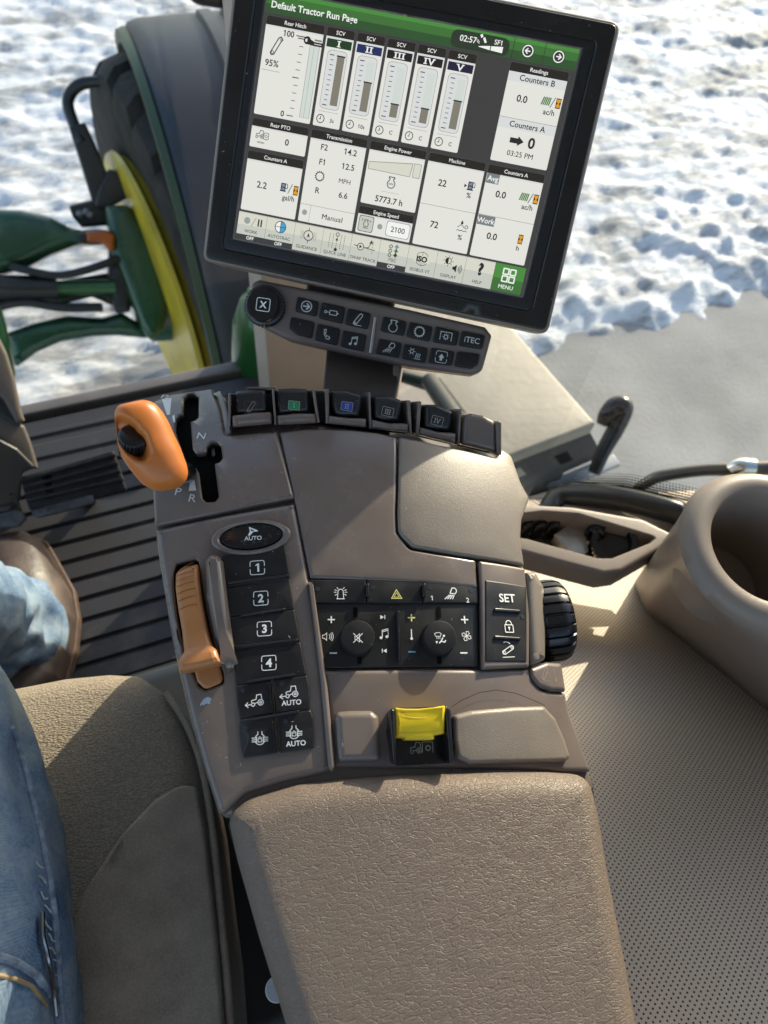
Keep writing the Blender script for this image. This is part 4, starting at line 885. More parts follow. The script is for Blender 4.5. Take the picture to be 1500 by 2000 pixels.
for i, n in enumerate(names):
    k.k = 8
    x0 = 6 + i * 100.8; x1 = x0 + 100; off = i in (0, 1, 5); yb = 750 if off else 767
    if n == 'MENU': k.rect(x0, 677, 1018, 767, P['lgreen']); k.rect(x0, 724, 1018, 767, P['green'])
    else:
        k.rect(x0, 677, x1, yb, P['btn']); k.rect(x0, 680, x1, 718, P['btn2'])
        if off: k.rect(x0, 750, x1, 767, P['off']); k.text('OFF', (x0 + x1) / 2, 759, 10.5, P['lite'], bold=.02)
    k.text(n, (x0 + x1) / 2, 737 if off else (752 if n != 'MENU' else 750), 10.2 if n != 'MENU' else 13, P['lite'] if n == 'MENU' else T, bold=.02 if n == 'MENU' else .006)
k.k = 20
k.disc(38, 703, 11, P['led']); k.stroke([(54, 720), (68, 690)], 2.4, P['line']); k.rect(76, 692, 81, 716, T); k.rect(86, 692, 91, 716, T)
k.disc(157, 703, 20, T); k.disc(157, 703, 17.5, P['lite']); k.poly([(157, 685.5)] + [(157 + 17.5 * math.sin(a_ * PI / 12), 703 - 17.5 * math.cos(a_ * PI / 12)) for a_ in range(1, 12)] + [(157, 720.5)], P['cyan']); k.stroke([(157, 684), (157, 722)], 2, T); k.stroke([(139, 703), (175, 703)], 2, T)
k.circ(258, 712, 16, 2.6, T); k.poly([(258, 703), (264, 719), (258, 715), (252, 719)], T); [k.stroke([(258 + sx * d, 698), (258 + sx * d, 727)], 1.6, P['line']) for sx in (-1, 1) for d in (20, 26)]; k.stroke([(258, 686), (258, 696)], 2, T); k.stroke([(258, 728), (258, 738)], 2, T)
for d in (-26, -14, 14, 26): [k.rect(358 + d, 690 + q * 7, 360 + d, 694 + q * 7, P['tick']) for q in range(7)]
[k.rect(358, 696 + q * 7, 360, 700 + q * 7, T) for q in range(6)]; k.circ(359, 690, 5.5, 2.2, T); k.disc(359, 740, 5.5, T); k.poly([(359, 700), (364, 710), (354, 710)], T)
k.stroke([(420, 712), (495, 718)], 2.4, T); k.circ(444, 714, 11, 2.4, T); k.disc(444, 714, 9.5, P['btn2']); k.poly([(440, 708), (450, 714), (440, 720)], T); k.stroke([(460, 715), (472, 712), (478, 696)], 2.4, P['tick']); k.poly([(479, 686), (486, 699), (472, 698)], P['tick']); [k.rect(484, 690 + q * 9, 487, 695 + q * 9, P['line']) for q in range(5)]
for q in range(3): k.circ(548, 694 + q * 14, 5, 2.4, T); k.poly([(568, 684 + q * 14), (577, 694 + q * 14), (559, 694 + q * 14)], (P['bluegrey'], P['hgreen'], P['dkgreen'])[q]); k.rect(565, 693 + q * 14, 571, 699 + q * 14, (P['bluegrey'], P['hgreen'], P['dkgreen'])[q])
k.circ(661, 714, 22, 1.6, T); k.stroke([(661, 692), (661, 736)], 1.4, T); k.rect(634, 704, 690, 726, P['btn2']); k.text('ISO', 661, 715, 17, T, bold=.05)
k.circ(752, 703, 10, 2.2, T); k.poly([(752, 693)] + [(752 - 10 * math.sin(a_ * PI / 10), 703 - 10 * math.cos(a_ * PI / 10)) for a_ in range(1, 10)] + [(752, 713)], T)
for q in range(8): c, s = math.cos(q * PI / 4), math.sin(q * PI / 4); k.stroke([(752 + 14 * c, 703 + 14 * s), (752 + 18 * c, 703 + 18 * s)], 2.2, T)
k.poly([(770, 718), (775, 718), (784, 710), (784, 736), (775, 728), (770, 728)], T); [k.circ(782, 723, 5 + q * 5, 2, T, -45, 45) for q in range(1, 4)]
k.text('?', 866, 709, 36, T, bold=.05)
for dx in (-12, 12):
    for dy in (-12, 12): k.rr(965 + dx - 9, 712 + dy - 9, 965 + dx + 9, 712 + dy + 9, 1, P['lite'], 4.5)
k.build('screen', dis)
# ------------------------------------------------------------------ keypad under the monitor
NP = Plane(D.w(0, 0, -.004), un * math.cos(.10) + uy * math.sin(.10), uy)
NP.O = D.w(.1, -.025, -.002)
def z3(x, y, *r): return (380 + x / 3.409, 380 + y / 3.409, *r)
def z4(x, y, *r): return (700 + x / 2.778, 400 + y / 2.778, *r)
kp = thing('keypad', 'long taupe keypad with a dial, hung under the black monitor', 'keypad', NP.p(720, 640, -.02))
slab('keypad_body', NP, [(484, 600, 14), (489, 553, 12), (505, 545, 10), (640, 572), (800, 604), (948, 638, 10), (961, 655, 8), (942, 725, 16), (920, 733, 10), (800, 718), (680, 692), (560, 664, 30), (500, 634, 14), (482, 612)], -.020, .002, M_SATIN, kp, fillet=.004, r=10, rings=6)
dc = NP.uv(514, 596, .010)
dl = lathe('dial', NP.w(dc.x, dc.y, 0), NP.n, [(.0150, 0), (.0150, .0065), (.0140, .0075), (.0120, .0080), (.0118, .0125), (.0112, .0132), (.0105, .0133)], M_BLKG, kp, n=144, rib=(36, .0008, .0145))
k = Ink([M_WHITE], lift=.0001); k.on(NP, 514, 595, 1, 8, .0133).rr(-13, -12, 13, 12, 4, 0, 1.4); k.text('X', 0, 0, 12, bold=.03); k.build('symbol', dl)
keys = [((580, 579), (622, 589), (617, 618), (576, 608)), ((628, 590), (674, 600), (668, 632), (622, 621)), ((679, 602), (724, 612), (718, 643), (673, 633)), ((568, 619), (614, 629), (608, 661), (580, 654), (564, 642)), ((620, 632), (664, 642), (658, 675), (614, 664)), ((670, 645), (716, 654), (710, 687), (664, 676)),
        ((748, 618), (794, 628), (788, 656), (742, 646)), ((800, 629), (845, 638), (839, 667), (793, 657)), ((851, 637), (897, 648), (891, 675), (845, 668)), ((902, 646), (948, 655), (942, 682), (896, 675)), ((740, 661), (785, 670), (779, 699), (733, 690)), ((790, 671), (836, 680), (830, 709), (784, 700)), ((842, 679), (888, 687), (882, 714), (836, 709)), ((893, 686), (938, 692), (933, 712), (920, 720), (887, 715))]
def fk_cyl(k): k.circ(-12, 0, 2.2, 1.2); k.stroke([(-10, 0), (-4, 0)], 1.2); k.rr(-4, -4, 10, 4, 1, 0, 1.3); k.poly([(10, -2.5), (14, 0), (10, 2.5)])
def fk_rec(k): k.stroke([(-11, 8), (-11, -8), (11, -8), (11, 8)], 1.3); k.circ(0, 1, 3.5, 1.2); [k.stroke([(4 * math.cos(q * PI / 4), 1 + 4 * math.sin(q * PI / 4)), (6.5 * math.cos(q * PI / 4), 1 + 6.5 * math.sin(q * PI / 4))], 1.2) for q in range(8)]
def fk_defr(k): [k.stroke([(-6 + 7 * math.cos(q * PI / 3) * a_, -3 + 7 * math.sin(q * PI / 3) * a_), (-6 + 3 * math.cos(q * PI / 3), -3 + 3 * math.sin(q * PI / 3))], 1.2) for q in range(6) for a_ in (1,)]; k.circ(-6, -3, 3.2, 1.1); [k.stroke([(3 + i * 3.4, -1), (4.2 + i * 3.4, 2), (2.4 + i * 3.4, 5), (3.6 + i * 3.4, 8)], 1.1) for i in range(3)]; k.stroke([(1, 10), (13, 10)], 1.1)
def fk_up(k): sy_bracket(k, 11, 0, 1.1); k.poly([(0, -6), (6, 1), (2.5, 1), (2.5, 7), (-2.5, 7), (-2.5, 1), (-6, 1)])
fns = [lambda k: (k.circ(0, 0, 10, 1.5), sy_arrow(k, 0, 2.4)), fk_cyl, lambda k: (sy_arm(k, 0, 1.4), k.stroke([(-3, 13), (10, 13)], 1.0)), None, sy_phone, sy_note, lambda k: sy_engine(k, 0, 1.5), lambda k: sy_gear(k, 8.5, 14, 0, 1.5, 2.4), fk_rec, lambda k: k.text('iTEC', 0, 0, 10.5, bold=.006), lambda k: sy_lamp(k, 0, 1.4), fk_defr, fk_up, None]
scs = [1, 1, .95, 1, .85, .85, .92, 1, 1, 1, .9, 1, 1, 1]
M_KEY = mat('black_key_plastic', (.010, .010, .011), .40, .4)
M_KPR = mat('soft_white_print', (.55, .56, .56), .6)
for q, fn_, s_ in zip(keys, fns, scs):
    b_ = slab('key', NP, q, -.002, .0042, M_KEY, kp, fillet=.0012, r=4)
    if fn_:
        cx, cy = sum(p[0] for p in q) / len(q), sum(p[1] for p in q) / len(q); sym(b_, cx, cy, fn_, (M_KPR,), h=.0042, pl=NP, rot=10, sc_=s_)
slab('divider', NP, [(730, 618), (736, 618), (727, 690), (720, 690)], 0, .0042, M_CHROME, kp, fillet=.001, r=2)
# ------------------------------------------------------------------ post carrying the monitor
mp_ = thing('monitor_post', 'dark brown upright post carrying the monitor, behind the paddles', 'post', K.p(700, 760, -.03))
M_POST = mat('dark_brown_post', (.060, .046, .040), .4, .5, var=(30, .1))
M_POSTL = mat('sunlit_post_edge', (.30, .24, .20), .45, .5)  # paler tone for the edge that catches the sun
top0, top1 = D.w(.045, -.005, -.032), D.w(.115, -.018, -.032)
b0, b1 = at_depth(628, 780, .520), at_depth(764, 780, .520)
bx = (b1 - b0).normalized(); bd = bx.cross((top0 - b0).normalized())
def prism(name, A, m, par, d):
    vs = [V(p) for p in A] + [V(p) + d for p in A]; n = len(A)
    fs = [list(range(n)), [n + i for i in range(n)][::-1]] + [(i, (i + 1) % n, n + (i + 1) % n, n + i) for i in range(n)]
    vs, fs = fixnormals(vs, fs); o = mk(name, vs, fs, m, par, smooth=False)
    bv = o.modifiers.new('edge', 'BEVEL'); bv.width = .002; bv.segments = 3; return o
q0, q1 = at_depth(640, 660, .540), at_depth(783, 700, .540)
if bd.dot(CAM - b0) > 0: bd = -bd
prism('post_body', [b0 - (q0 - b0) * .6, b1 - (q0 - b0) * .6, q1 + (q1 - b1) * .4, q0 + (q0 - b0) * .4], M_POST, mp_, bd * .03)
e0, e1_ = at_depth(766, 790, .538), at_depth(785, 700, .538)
prism('post_lit_edge', [at_depth(752, 812, .525), at_depth(768, 812, .525), at_depth(789, 690, .538), at_depth(772, 690, .538)], M_POSTL, mp_, bd * .034)  # sunlit right edge of the post, put in as a paler strip
box('post_bracket', D.w(.085, -.004, -.038), ux * .035, uy * .028, un * .006, M_POST, mp_, bev=.003)
# ------------------------------------------------------------------ cab: floor, mat, pillars, glass
def z5(x, y, *r): return (x / 4.167, 860 + y / 4.167, *r)
def z6(x, y, *r): return (x / 3.125, 480 + y / 3.125, *r)
FZ = 1.5; XV, YV = V((1, 0, 0)), V((0, 1, 0))
M_MAT = mat('ribbed_rubber_mat', (.050, .048, .052), .55, .4, bump=(500, .3, .0006), var=(7, .35, .1))
def mat_fn(t, b, tc, N, L):
    n1 = N('ShaderNodeTexNoise'); n1.inputs['Scale'].default_value = 11; n1.inputs['Detail'].default_value = 7; n1.inputs['Roughness'].default_value = .65; L(tc.outputs['Object'], n1.inputs[0])
    sp = N('ShaderNodeSeparateXYZ'); L(tc.outputs['Object'], sp.inputs[0])
    g = N('ShaderNodeMapRange'); g.inputs[1].default_value = .02; g.inputs[2].default_value = -.30; L(sp.outputs[1], g.inputs[0])
    ml = N('ShaderNodeMath'); ml.operation = 'MULTIPLY_ADD'; ml.inputs[1].default_value = .30; ml.inputs[2].default_value = -.08; L(g.outputs[0], ml.inputs[0])
    ad = N('ShaderNodeMath'); ad.operation = 'ADD'; L(n1.outputs[0], ad.inputs[0]); L(ml.outputs[0], ad.inputs[1])
    r = N('ShaderNodeValToRGB'); r.color_ramp.elements[0].position = .50; r.color_ramp.elements[0].color = (.034, .033, .036, 1)
    r.color_ramp.elements[1].position = .86; r.color_ramp.elements[1].color = (.125, .105, .085, 1); L(ad.outputs[0], r.inputs[0]); L(r.outputs[0], b.inputs['Base Color'])
M_MAT2 = mat('dusty_ribbed_mat', (.05, .05, .05), .5, .4, bump=(500, .3, .0006), fn=mat_fn)
mk('floor', [(-1, -1.2, FZ - .03), (.62, -1.2, FZ - .03), (.62, .3, FZ - .03), (.3, .95, FZ - .03), (-1, .95, FZ - .03)], [(0, 1, 2, 3, 4)], mat('floor_plate', (.03, .03, .03), .7), tag={'kind': 'structure'}, smooth=False)
fm = thing('floor_mat', 'dark grey ribbed rubber mat, dusty, covering the cab floor', 'floor mat', (-.25, .5, FZ))
prof = []; y = -.6
while y < .80:
    prof += [(y, 0), (y + .0025, -.006), (y + .0065, -.006), (y + .009, 0)]; y += .0345
prof += [(.815, 0), (.82, .004), (.845, .004), (.85, 0), (.862, 0), (.866, .004), (.872, .004), (.876, 0), (.90, 0)]
vs, fs = [], []
for (yy, zz) in prof: vs += [(-1, yy, FZ + zz), (-.6, yy, FZ + zz), (-.2, yy, FZ + zz), (.34, yy, FZ + zz)]
for i in range(len(prof) - 1):
    for j in range(3): fs.append((i * 4 + j, i * 4 + j + 1, i * 4 + j + 5, i * 4 + j + 4))
mk('mat_sheet', vs, fs, M_MAT2, fm, smooth=False)
cab = thing('tractor_cab', 'tractor cab shell of pillars, roof, sills and glass around the seat', 'cab', (0, 0, FZ))
M_TRIM = mat('beige_trim', (.36, .30, .245), .5, .4, bump=(1200, .3, .0004), var=(20, .06))
M_CABBLK = mat('black_frame', (.015, .016, .016), .35, .5)
M_SILL = mat('grey_sill', (.10, .095, .09), .4, .5, var=(15, .15))
box('front_sill', V((-.33, .925, FZ - .004)), XV * .66, YV * .012, ZV * .012, M_SILL, cab, bev=.004)
pA = at_depth(583, 765, 1.0)
prism('front_pillar', [pA + V((-.045, -.02, -.25)), pA + V((.045, -.02, -.25)), pA + V((.045, -.02, 1.75)), pA + V((-.045, -.02, 1.75))], M_TRIM, cab, V((0, .07, 0)))
sill = [V((.33, .90, 1.50)), V((.47, .78, 1.52)), at_depth(1020, 990, .98), at_depth(1100, 968, .96), at_depth(1200, 972, .93), at_depth(1320, 1000, .90), at_depth(1440, 1034, .88), V((.645, .21, 2.2)), V((.70, .12, 2.38)), V((.74, .0, 2.42)), V((.76, -.5, 2.42)), V((.76, -1.2, 2.42))]  # rearward points raised out of view to keep sun off the side panel
tube('window_seal', sill[1:], .016, M_CABBLK, cab, n=14, smoothpts=6)
vs, fs = [], []
for p in sill: vs += [(p.x + .01, p.y + .005, FZ - .02), (p.x + .01, p.y + .005, p.z - .012)]
for i in range(len(sill) - 1): fs.append((2 * i, 2 * i + 2, 2 * i + 3, 2 * i + 1))
o = mk('side_wall', vs, fs, M_CABBLK, cab); s_ = o.modifiers.new('t', 'SOLIDIFY'); s_.thickness = .02
M_GLASS = glass_mat('window_glass', (.93, .97, .95))
vs, fs = [], []
for p in sill: vs += [(p.x + .015, p.y + .01, p.z - .005), (p.x + .03, p.y + .02, 3.1)]
for i in range(len(sill) - 1): fs.append((2 * i, 2 * i + 2, 2 * i + 3, 2 * i + 1))
mk('side_window', vs, fs, M_GLASS, cab)
mk('windscreen', [(-.95, .93, FZ + .02), (.33, .93, FZ + .02), (.33, .95, 3.1), (-.95, .95, 3.1)], [(0, 1, 2, 3)], M_GLASS, cab, smooth=False)
# printed dot band at the foot of the side glass
vs, fs = [], []
def spl(P, n):
    o = []
    for i in range(len(P) - 1):
        for q in range(n): o.append(P[i].lerp(P[i + 1], q / n))
    return o + [P[-1]]
base = spl(sill[2:8], 40)
for row in range(6):
    for i in range(row % 2, len(base) - 1, 2):
        p = base[i] + V((.0125, .0075, .012 + row * .0052)); d = (base[i + 1] - base[i]).normalized(); r_ = .0026 - .0003 * row; s = len(vs)
        vs += [p + d * r_ * math.cos(q * PI / 4) + ZV * r_ * math.sin(q * PI / 4) for q in range(8)]; fs.append([s + q for q in range(8)])
mk('glass_dot_band', vs, fs, M_CABBLK, cab, smooth=False)
M_ROOF = mat('roof_lining', (.62, .60, .56), .8, .2, bump=(300, .3, .001))
box('roof', V((-.1, -.2, 3.2)), XV * .98, YV * 1.18, ZV * .09, M_ROOF, cab, bev=.03)
box('rear_pillar', V((.76, -.52, 2.45)), XV * .035, YV * .045, ZV * .70, M_CABBLK, cab, bev=.01)
box('left_pillar', V((-.98, .9, 2.3)), XV * .04, YV * .04, ZV * .85, M_TRIM, cab, bev=.01)
box('rear_post', V((-.98, -1.15, 2.3)), XV * .05, YV * .05, ZV * .85, M_TRIM, cab, bev=.01)
box('rear_corner_post', V((.76, -1.15, 2.3)), XV * .05, YV * .05, ZV * .85, M_TRIM, cab, bev=.01)
box('rear_wall', V((-.1, -1.2, 1.85)), XV * .9, YV * .02, ZV * .36, M_TRIM, cab, bev=.01)
box('left_sill', V((-1.0, -.1, 1.6)), XV * .02, YV * 1.0, ZV * .12, M_CABBLK, cab, bev=.01)
# ------------------------------------------------------------------ steering column foot and pedals
SCP = Plane(at_depth(10, 800, 1.00), (CAM - at_depth(10, 800, 1.0)), CU)
M_COLB = mat('brown_beige_column', (.115, .094, .078), .5, .4, bump=(1200, .3, .0004))
stc = thing('steering_column', 'beige steering column foot with black rubber gaiter, left edge of the mat', 'steering column', SCP.O - ZV * .2)
slab('column_cover', SCP, [(-160, 470), (-10, 640, 20), (14, 690), (28, 735), (42, 800), (50, 824, 6), (32, 827, 6), (6, 780), (-160, 640)], -.08, 0, M_COLB, stc, fillet=.006, r=14)
slab('column_foot', SCP, [(-160, 700), (0, 772), (30, 824), (48, 832), (60, 862), (76, 916, 6), (40, 918), (0, 892), (-160, 850)], -.12, -.012, M_COLB, stc, fillet=.005, r=8)
slab('rubber_gaiter', SCP, [(-160, 840), (0, 858), (34, 876), (70, 912, 6), (58, 918), (44, 924), (40, 975), (26, 1000), (-160, 1010)], -.10, .002, M_CABBLK, stc, fillet=.004, r=10)
slab('dark_seam', SCP, [(-160, 690), (0, 755), (20, 800), (42, 828), (34, 834), (10, 818), (-160, 740)], -.10, -.004, M_CABBLK, stc, fillet=.003, r=6)
PEP = Plane(at_z(150, 940, 1.60), (ZV * .85 - YV * .5), YV)
M_PED = mat('worn_black_rubber', (.011, .011, .012), .5, .25, var=(90, .5, .12), bump=(250, .3, .0008))
M_DUST = mat('dusty_black_rubber', (.05, .052, .058), .6, .4, var=(60, .7), bump=(200, .6, .001))
def pedal(lbl, out, ribs, skirt=None):
    t = thing('pedal', lbl, 'pedal', PEP.p(out[0][0], out[0][1], -.04))
    slab('pedal_pad', PEP, out, -.012, .004, M_PED, t, fillet=.003, r=5)
    for q in ribs: slab('tread_rib', PEP, q, .002, .0075, M_PED, t, fillet=.0015, r=2)
    if skirt: slab('dusty_edge', PEP, skirt, -.01, .0055, M_DUST, t, fillet=.002, r=5)
    a_ = PEP.p(sum(p[0] for p in out) / len(out), sum(p[1] for p in out) / len(out), -.012); tube('pedal_arm', [a_, a_ + V((0, .03, -.085))], .012, M_CABBLK, t)
def lerp2(a_, b_, t): return (a_[0] + (b_[0] - a_[0]) * t, a_[1] + (b_[1] - a_[1]) * t)
A_, B_, C_, D_ = z5(160, 300), z5(925, 80), z5(1035, 410), z5(235, 575)
pedal('wide ribbed black brake pedal pad standing over the mat', [(*A_, 6), (*B_, 8), (*C_, 8), z5(780, 470), (*D_, 8)], [[lerp2(A_, D_, t), lerp2(B_, C_, t), lerp2(B_, C_, t + .09), lerp2(A_, D_, t + .09)] for t in (.06, .26, .46, .66)], [z5(250, 575), z5(600, 480), z5(755, 440), z5(768, 505), z5(600, 560), z5(300, 632), z5(262, 612)])
A_, B_, C_, D_ = (-70, 950), (18, 936), (44, 1014), (-70, 1040)
pedal('narrow ribbed black pedal pad beside the steering column', [(*A_, 6), (*B_, 8), (*C_, 8), (*D_, 8)], [[lerp2(A_, D_, t), lerp2(B_, C_, t), lerp2(B_, C_, t + .1), lerp2(A_, D_, t + .1)] for t in (.05, .28, .51)], [(-70, 1020), (30, 996), (44, 1000), (48, 1014), (34, 1028), (-70, 1044)])
# ------------------------------------------------------------------ seat
SZ = 1.925
SP = Plane(at_z(230, 1500, SZ), ZV, YV)
seat = thing('driver_seat', 'grey brown woven fabric driver seat with a smooth bolster panel', 'seat', SP.O - ZV * .15)
M_FAB = mat('woven_seat_fabric', (.37, .305, .235), .92, .15, fn=fabric_fn, sheen=.15)
M_SUE = mat('brushed_seat_fabric', (.325, .265, .21), .92, .15, fn=suede_fn, sheen=.2)
y_f = SP.uv(230, 1310).y
def seat_dome(u, v): return -.9 * max(0, v - (y_f - .05)) ** 2 * 3 - .35 * max(0, u - .02) ** 2
slab('seat_cushion', SP, [(-420, 1420), (-160, 1345), (0, 1322), (110, 1303), (200, 1297, 10), (262, 1303, 30), (318, 1342, 40), (358, 1400, 40), (392, 1500, 30), (412, 1600), (428, 1750), (446, 1900), (456, 2050), (470, 2300), (-420, 2300)], -.12, .0, M_FAB, seat, fillet=.022, r=30, rings=9, step=.012, dome=seat_dome, angle=70)
slab('seat_bolster', SP, [(118, 2300), (122, 2000), (128, 1850, 40), (160, 1745, 60), (235, 1630, 60), (300, 1562, 50), (350, 1532, 40), (384, 1534, 20), (402, 1640, 40), (420, 1800), (436, 2000), (450, 2300)], -.01, .0032, M_SUE, seat, fillet=.0035, r=30, rings=5, step=.012, dome=seat_dome, angle=70)
tube('seat_piping', [SP.p(x - 5, y, -.006) for x, y in ((330, 1352), (372, 1420), (400, 1500), (420, 1620), (436, 1780), (450, 1930), (462, 2100), (470, 2280))], .0028, M_SUE, seat, smoothpts=5)
box('seat_base', SP.p(150, 1750, -.22), XV * .19, YV * .17, ZV * .09, M_CABBLK, seat, bev=.02)
wt = K.p(532, 1938, -.075)
lathe('white_tag', at_depth(541, 1932, .44), CAM - at_depth(541, 1932, .44), [(.0072, 0), (.0072, .002), (.0066, .0026)], mat('white_tag_plastic', (.55, .55, .55), .5), con)
# ------------------------------------------------------------------ the driver: one jeans leg and a boot
M_DEN = mat('faded_denim', (.15, .22, .33), .85, .2, fn=denim_fn)
cs = [(-260, 2420, .42, .100), (-215, 2180, .41, .096), (-195, 2000, .41, .092), (-198, 1750, .42, .086), (-235, 1500, .44, .079), (-285, 1330, .47, .073), (-300, 1225, .53, .069), (-215, 1180, .62, .063), (-150, 1185, .72, .060), (-62, 1200, .85, .062), (-14, 1226, .93, .072), (2, 1240, .965, .078)]
pts = [(at_depth(x, y, d), r_) for x, y, d, r_ in cs]
P_, R_ = [], []
for i in range(len(pts) - 1):
    g = lambda j: pts[max(0, min(len(pts) - 1, j))]
    for q in range(10):
        t = q / 10; P_.append(V([crom(g(i - 1)[0][c], g(i)[0][c], g(i + 1)[0][c], g(i + 2)[0][c], t) for c in range(3)])); R_.append(g(i)[1] * (1 - t) + g(i + 1)[1] * t)
P_.append(pts[-1][0]); R_.append(pts[-1][1])
rings = []; pn = None
for i, p in enumerate(P_):
    t = (P_[min(i + 1, len(P_) - 1)] - P_[max(0, i - 1)]).normalized()
    if pn is None: pn = t.orthogonal().normalized()
    n_ = (pn - t * pn.dot(t)).normalized(); pn = n_; b_ = t.cross(n_); ring = []
    for q in range(72):
        a_ = 2 * PI * q / 72; d = n_ * math.cos(a_) + b_ * math.sin(a_); x = p + d * R_[i]
        f_ = i / len(P_)
        amp = .0055 + .006 * max(0, (f_ - .45)) / .5
        s1 = noise.noise(x * 14 + V((3, 1, 7))); s2 = 1 - abs(noise.noise(V((x.x * 26 + x.y * 9, x.y * 16, x.z * 30)))) * 2; s3 = noise.noise(x * 42)
        ring.append(x + d * (s1 * .007 + s2 * amp + s3 * .0018))
    rings.append(ring)
drv = loft('person', rings, M_DEN, None, tag={'label': 'person in faded blue jeans and a brown boot, sitting on the seat', 'category': 'person'}, angle=180)
def dens(p, n=10):
    o = []
    for i in range(len(p) - 1): o += [lerp2(p[i], p[i + 1], q / n) for q in range(n)]
    return o + [p[-1]]
M_SEAM = mat('pale_denim_seam', (.22, .27, .34), .9, .1, bump=(500, .6, .0008), var=(200, .4))
M_THR = mat('ochre_thread', (.34, .24, .13), .8); M_FRAY = mat('white_fray', (.50, .50, .47), .9); M_STEEL = mat('steel_clip', (.35, .35, .36), .25, .5, metal=1)
for i, (pl_, r_, m) in enumerate((([(22, 1420), (52, 1520), (72, 1610), (92, 1700), (104, 1790), (112, 1890), (122, 2000), (130, 2100)], .0022, M_SEAM), ([(-5, 1868), (30, 1880), (70, 1905), (100, 1945), (112, 2000)], .0022, M_SEAM), ([(-5, 1905), (30, 1912), (60, 1925), (90, 1965)], .0012, M_THR))):
    q = onmesh(drv, dens(pl_, 8), .0006)
    if len(q) > 3: tube(('side_seam', 'pocket_edge', 'pocket_stitching')[i], q, r_, m, drv, n=8)
q = onmesh(drv, dens([(70, 1785), (72, 1830), (84, 1890), (94, 1945), (98, 1985)], 5), .004)
if len(q) > 3: tube('pocket_clip', q, .0014, M_STEEL, drv, n=8)
for i in range(9):
    x, y = 84 + i * 4.4 + random.uniform(-3, 3), 1690 + i * 28 + random.uniform(-6, 6); q = onmesh(drv, dens([(x - 16, y - 8), (x - 10, y + random.uniform(-6, 8)), (x - 3, y + random.uniform(2, 12))], 3), .0012)
    if len(q) > 2: tube('frayed_thread', q, .0005, M_FRAY, drv, n=5)
FP = Plane(at_z(60, 1200, FZ + .002), ZV, YV)
M_BOOT = mat('worn_brown_leather', (.065, .046, .038), .5, .4, var=(26, .45, .12), bump=(90, .4, .002, 5)); M_WELT = mat('brown_welt', (.075, .045, .032), .6, .4, var=(80, .3))
boot = slab('boot', FP, [(-120, 1090), (-90, 1068), (0, 1062, 10), (56, 1052), (84, 1062, 20), (106, 1100, 30), (134, 1152, 40), (143, 1205, 40), (136, 1265, 30), (118, 1330), (60, 1400), (-120, 1400)], .012, .030, M_BOOT, drv, fillet=.016, r=20, rings=8, step=.010, dome=lambda u, v: .050 - 9 * (u + .005) ** 2 - .9 * max(0, v) ** 2 + .004 * noise.noise(V((u * 20, v * 45, 0))), angle=75)
slab('welt', FP, [(-125, 1084), (-92, 1060), (0, 1056, 10), (60, 1045), (92, 1056, 20), (116, 1098, 30), (145, 1150, 40), (154, 1205, 40), (148, 1268, 30), (128, 1340), (64, 1408), (-125, 1408)], 0, .016, M_WELT, boot, fillet=.003, r=20)
# ------------------------------------------------------------------ right-hand side console
A0, B0 = at_depth(1400, 1950, .455), at_depth(1190, 1150, .80)
dAB = (B0 - A0).normalized(); lat = V((dAB.y, -dAB.x, 0)).normalized(); lat = (lat + ZV * .10).normalized(); nS = lat.cross(dAB).normalized()
if nS.z < 0: nS = -nS
S = Plane(A0, nS, CU)
sd = thing('side_console', 'beige perforated side trim panel under the right window', 'trim panel', A0 - ZV * .2)
M_PERF = mat('perforated_beige_panel', (.58, .475, .38), .50, .4, fn=perf_fn)
def s_hf(u, v): return .010 * math.sin(u * 9 + v * 7 + .6) + .006 * math.sin(v * 14 - u * 5)
vs, fs, uvs = [], [], []; NU, NV = 60, 70; U0, U1, V0, V1 = -.26, .50, -.14, .60
for j in range(NV + 1):
    for i in range(NU + 1):
        u, v = U0 + (U1 - U0) * i / NU, V0 + (V1 - V0) * j / NV; vs.append(S.w(u, v, s_hf(u, v))); uvs.append((u, v))
for j in range(NV):
    for i in range(NU): a_ = j * (NU + 1) + i; fs.append((a_, a_ + 1, a_ + NU + 2, a_ + NU + 1))
o = mk('perforated_panel', vs, fs, M_PERF, sd, uvs=uvs)
s_ = o.modifiers.new('thickness', 'SOLIDIFY'); s_.thickness = .006; s_.offset = -1
M_BEIGE = mat('beige_moulded_plastic', (.25, .203, .168), .42, .45, bump=(1400, .45, .0004), var=(25, .05))
# cup holder
rc = at_depth(1508, 1064, .50); upc = (ZV + V((-.06, -.10, 0))).normalized()
bc = S.p(1545, 1250, -.01)
ch = thing('cup_holder', 'beige moulded cup holder with a deep dark well, right edge', 'cup holder', bc)
def circ_ring(c, ax_, r_, sx=1.0, n=72, tgt=None):
    e1 = (XV - ax_ * XV.dot(ax_)).normalized(); e2 = ax_.cross(e1); return [c + (e1 * math.cos(2 * PI * q / n) * sx + e2 * math.sin(2 * PI * q / n)) * r_ for q in range(n)]
R0 = .0425
prof = [(0, .0060), (.0005, .016), (.001, .024)]
rings = [circ_ring(rc - upc * .085, upc, R0 * .80), circ_ring(rc - upc * .006, upc, R0 * .985), circ_ring(rc - upc * .0015, upc, R0 * 1.01), circ_ring(rc, upc, R0 * 1.05), circ_ring(rc + upc * .0005, upc, R0 * 1.22), circ_ring(rc - upc * .002, upc, R0 * 1.36), circ_ring(rc - upc * .010, upc, R0 * 1.46)]
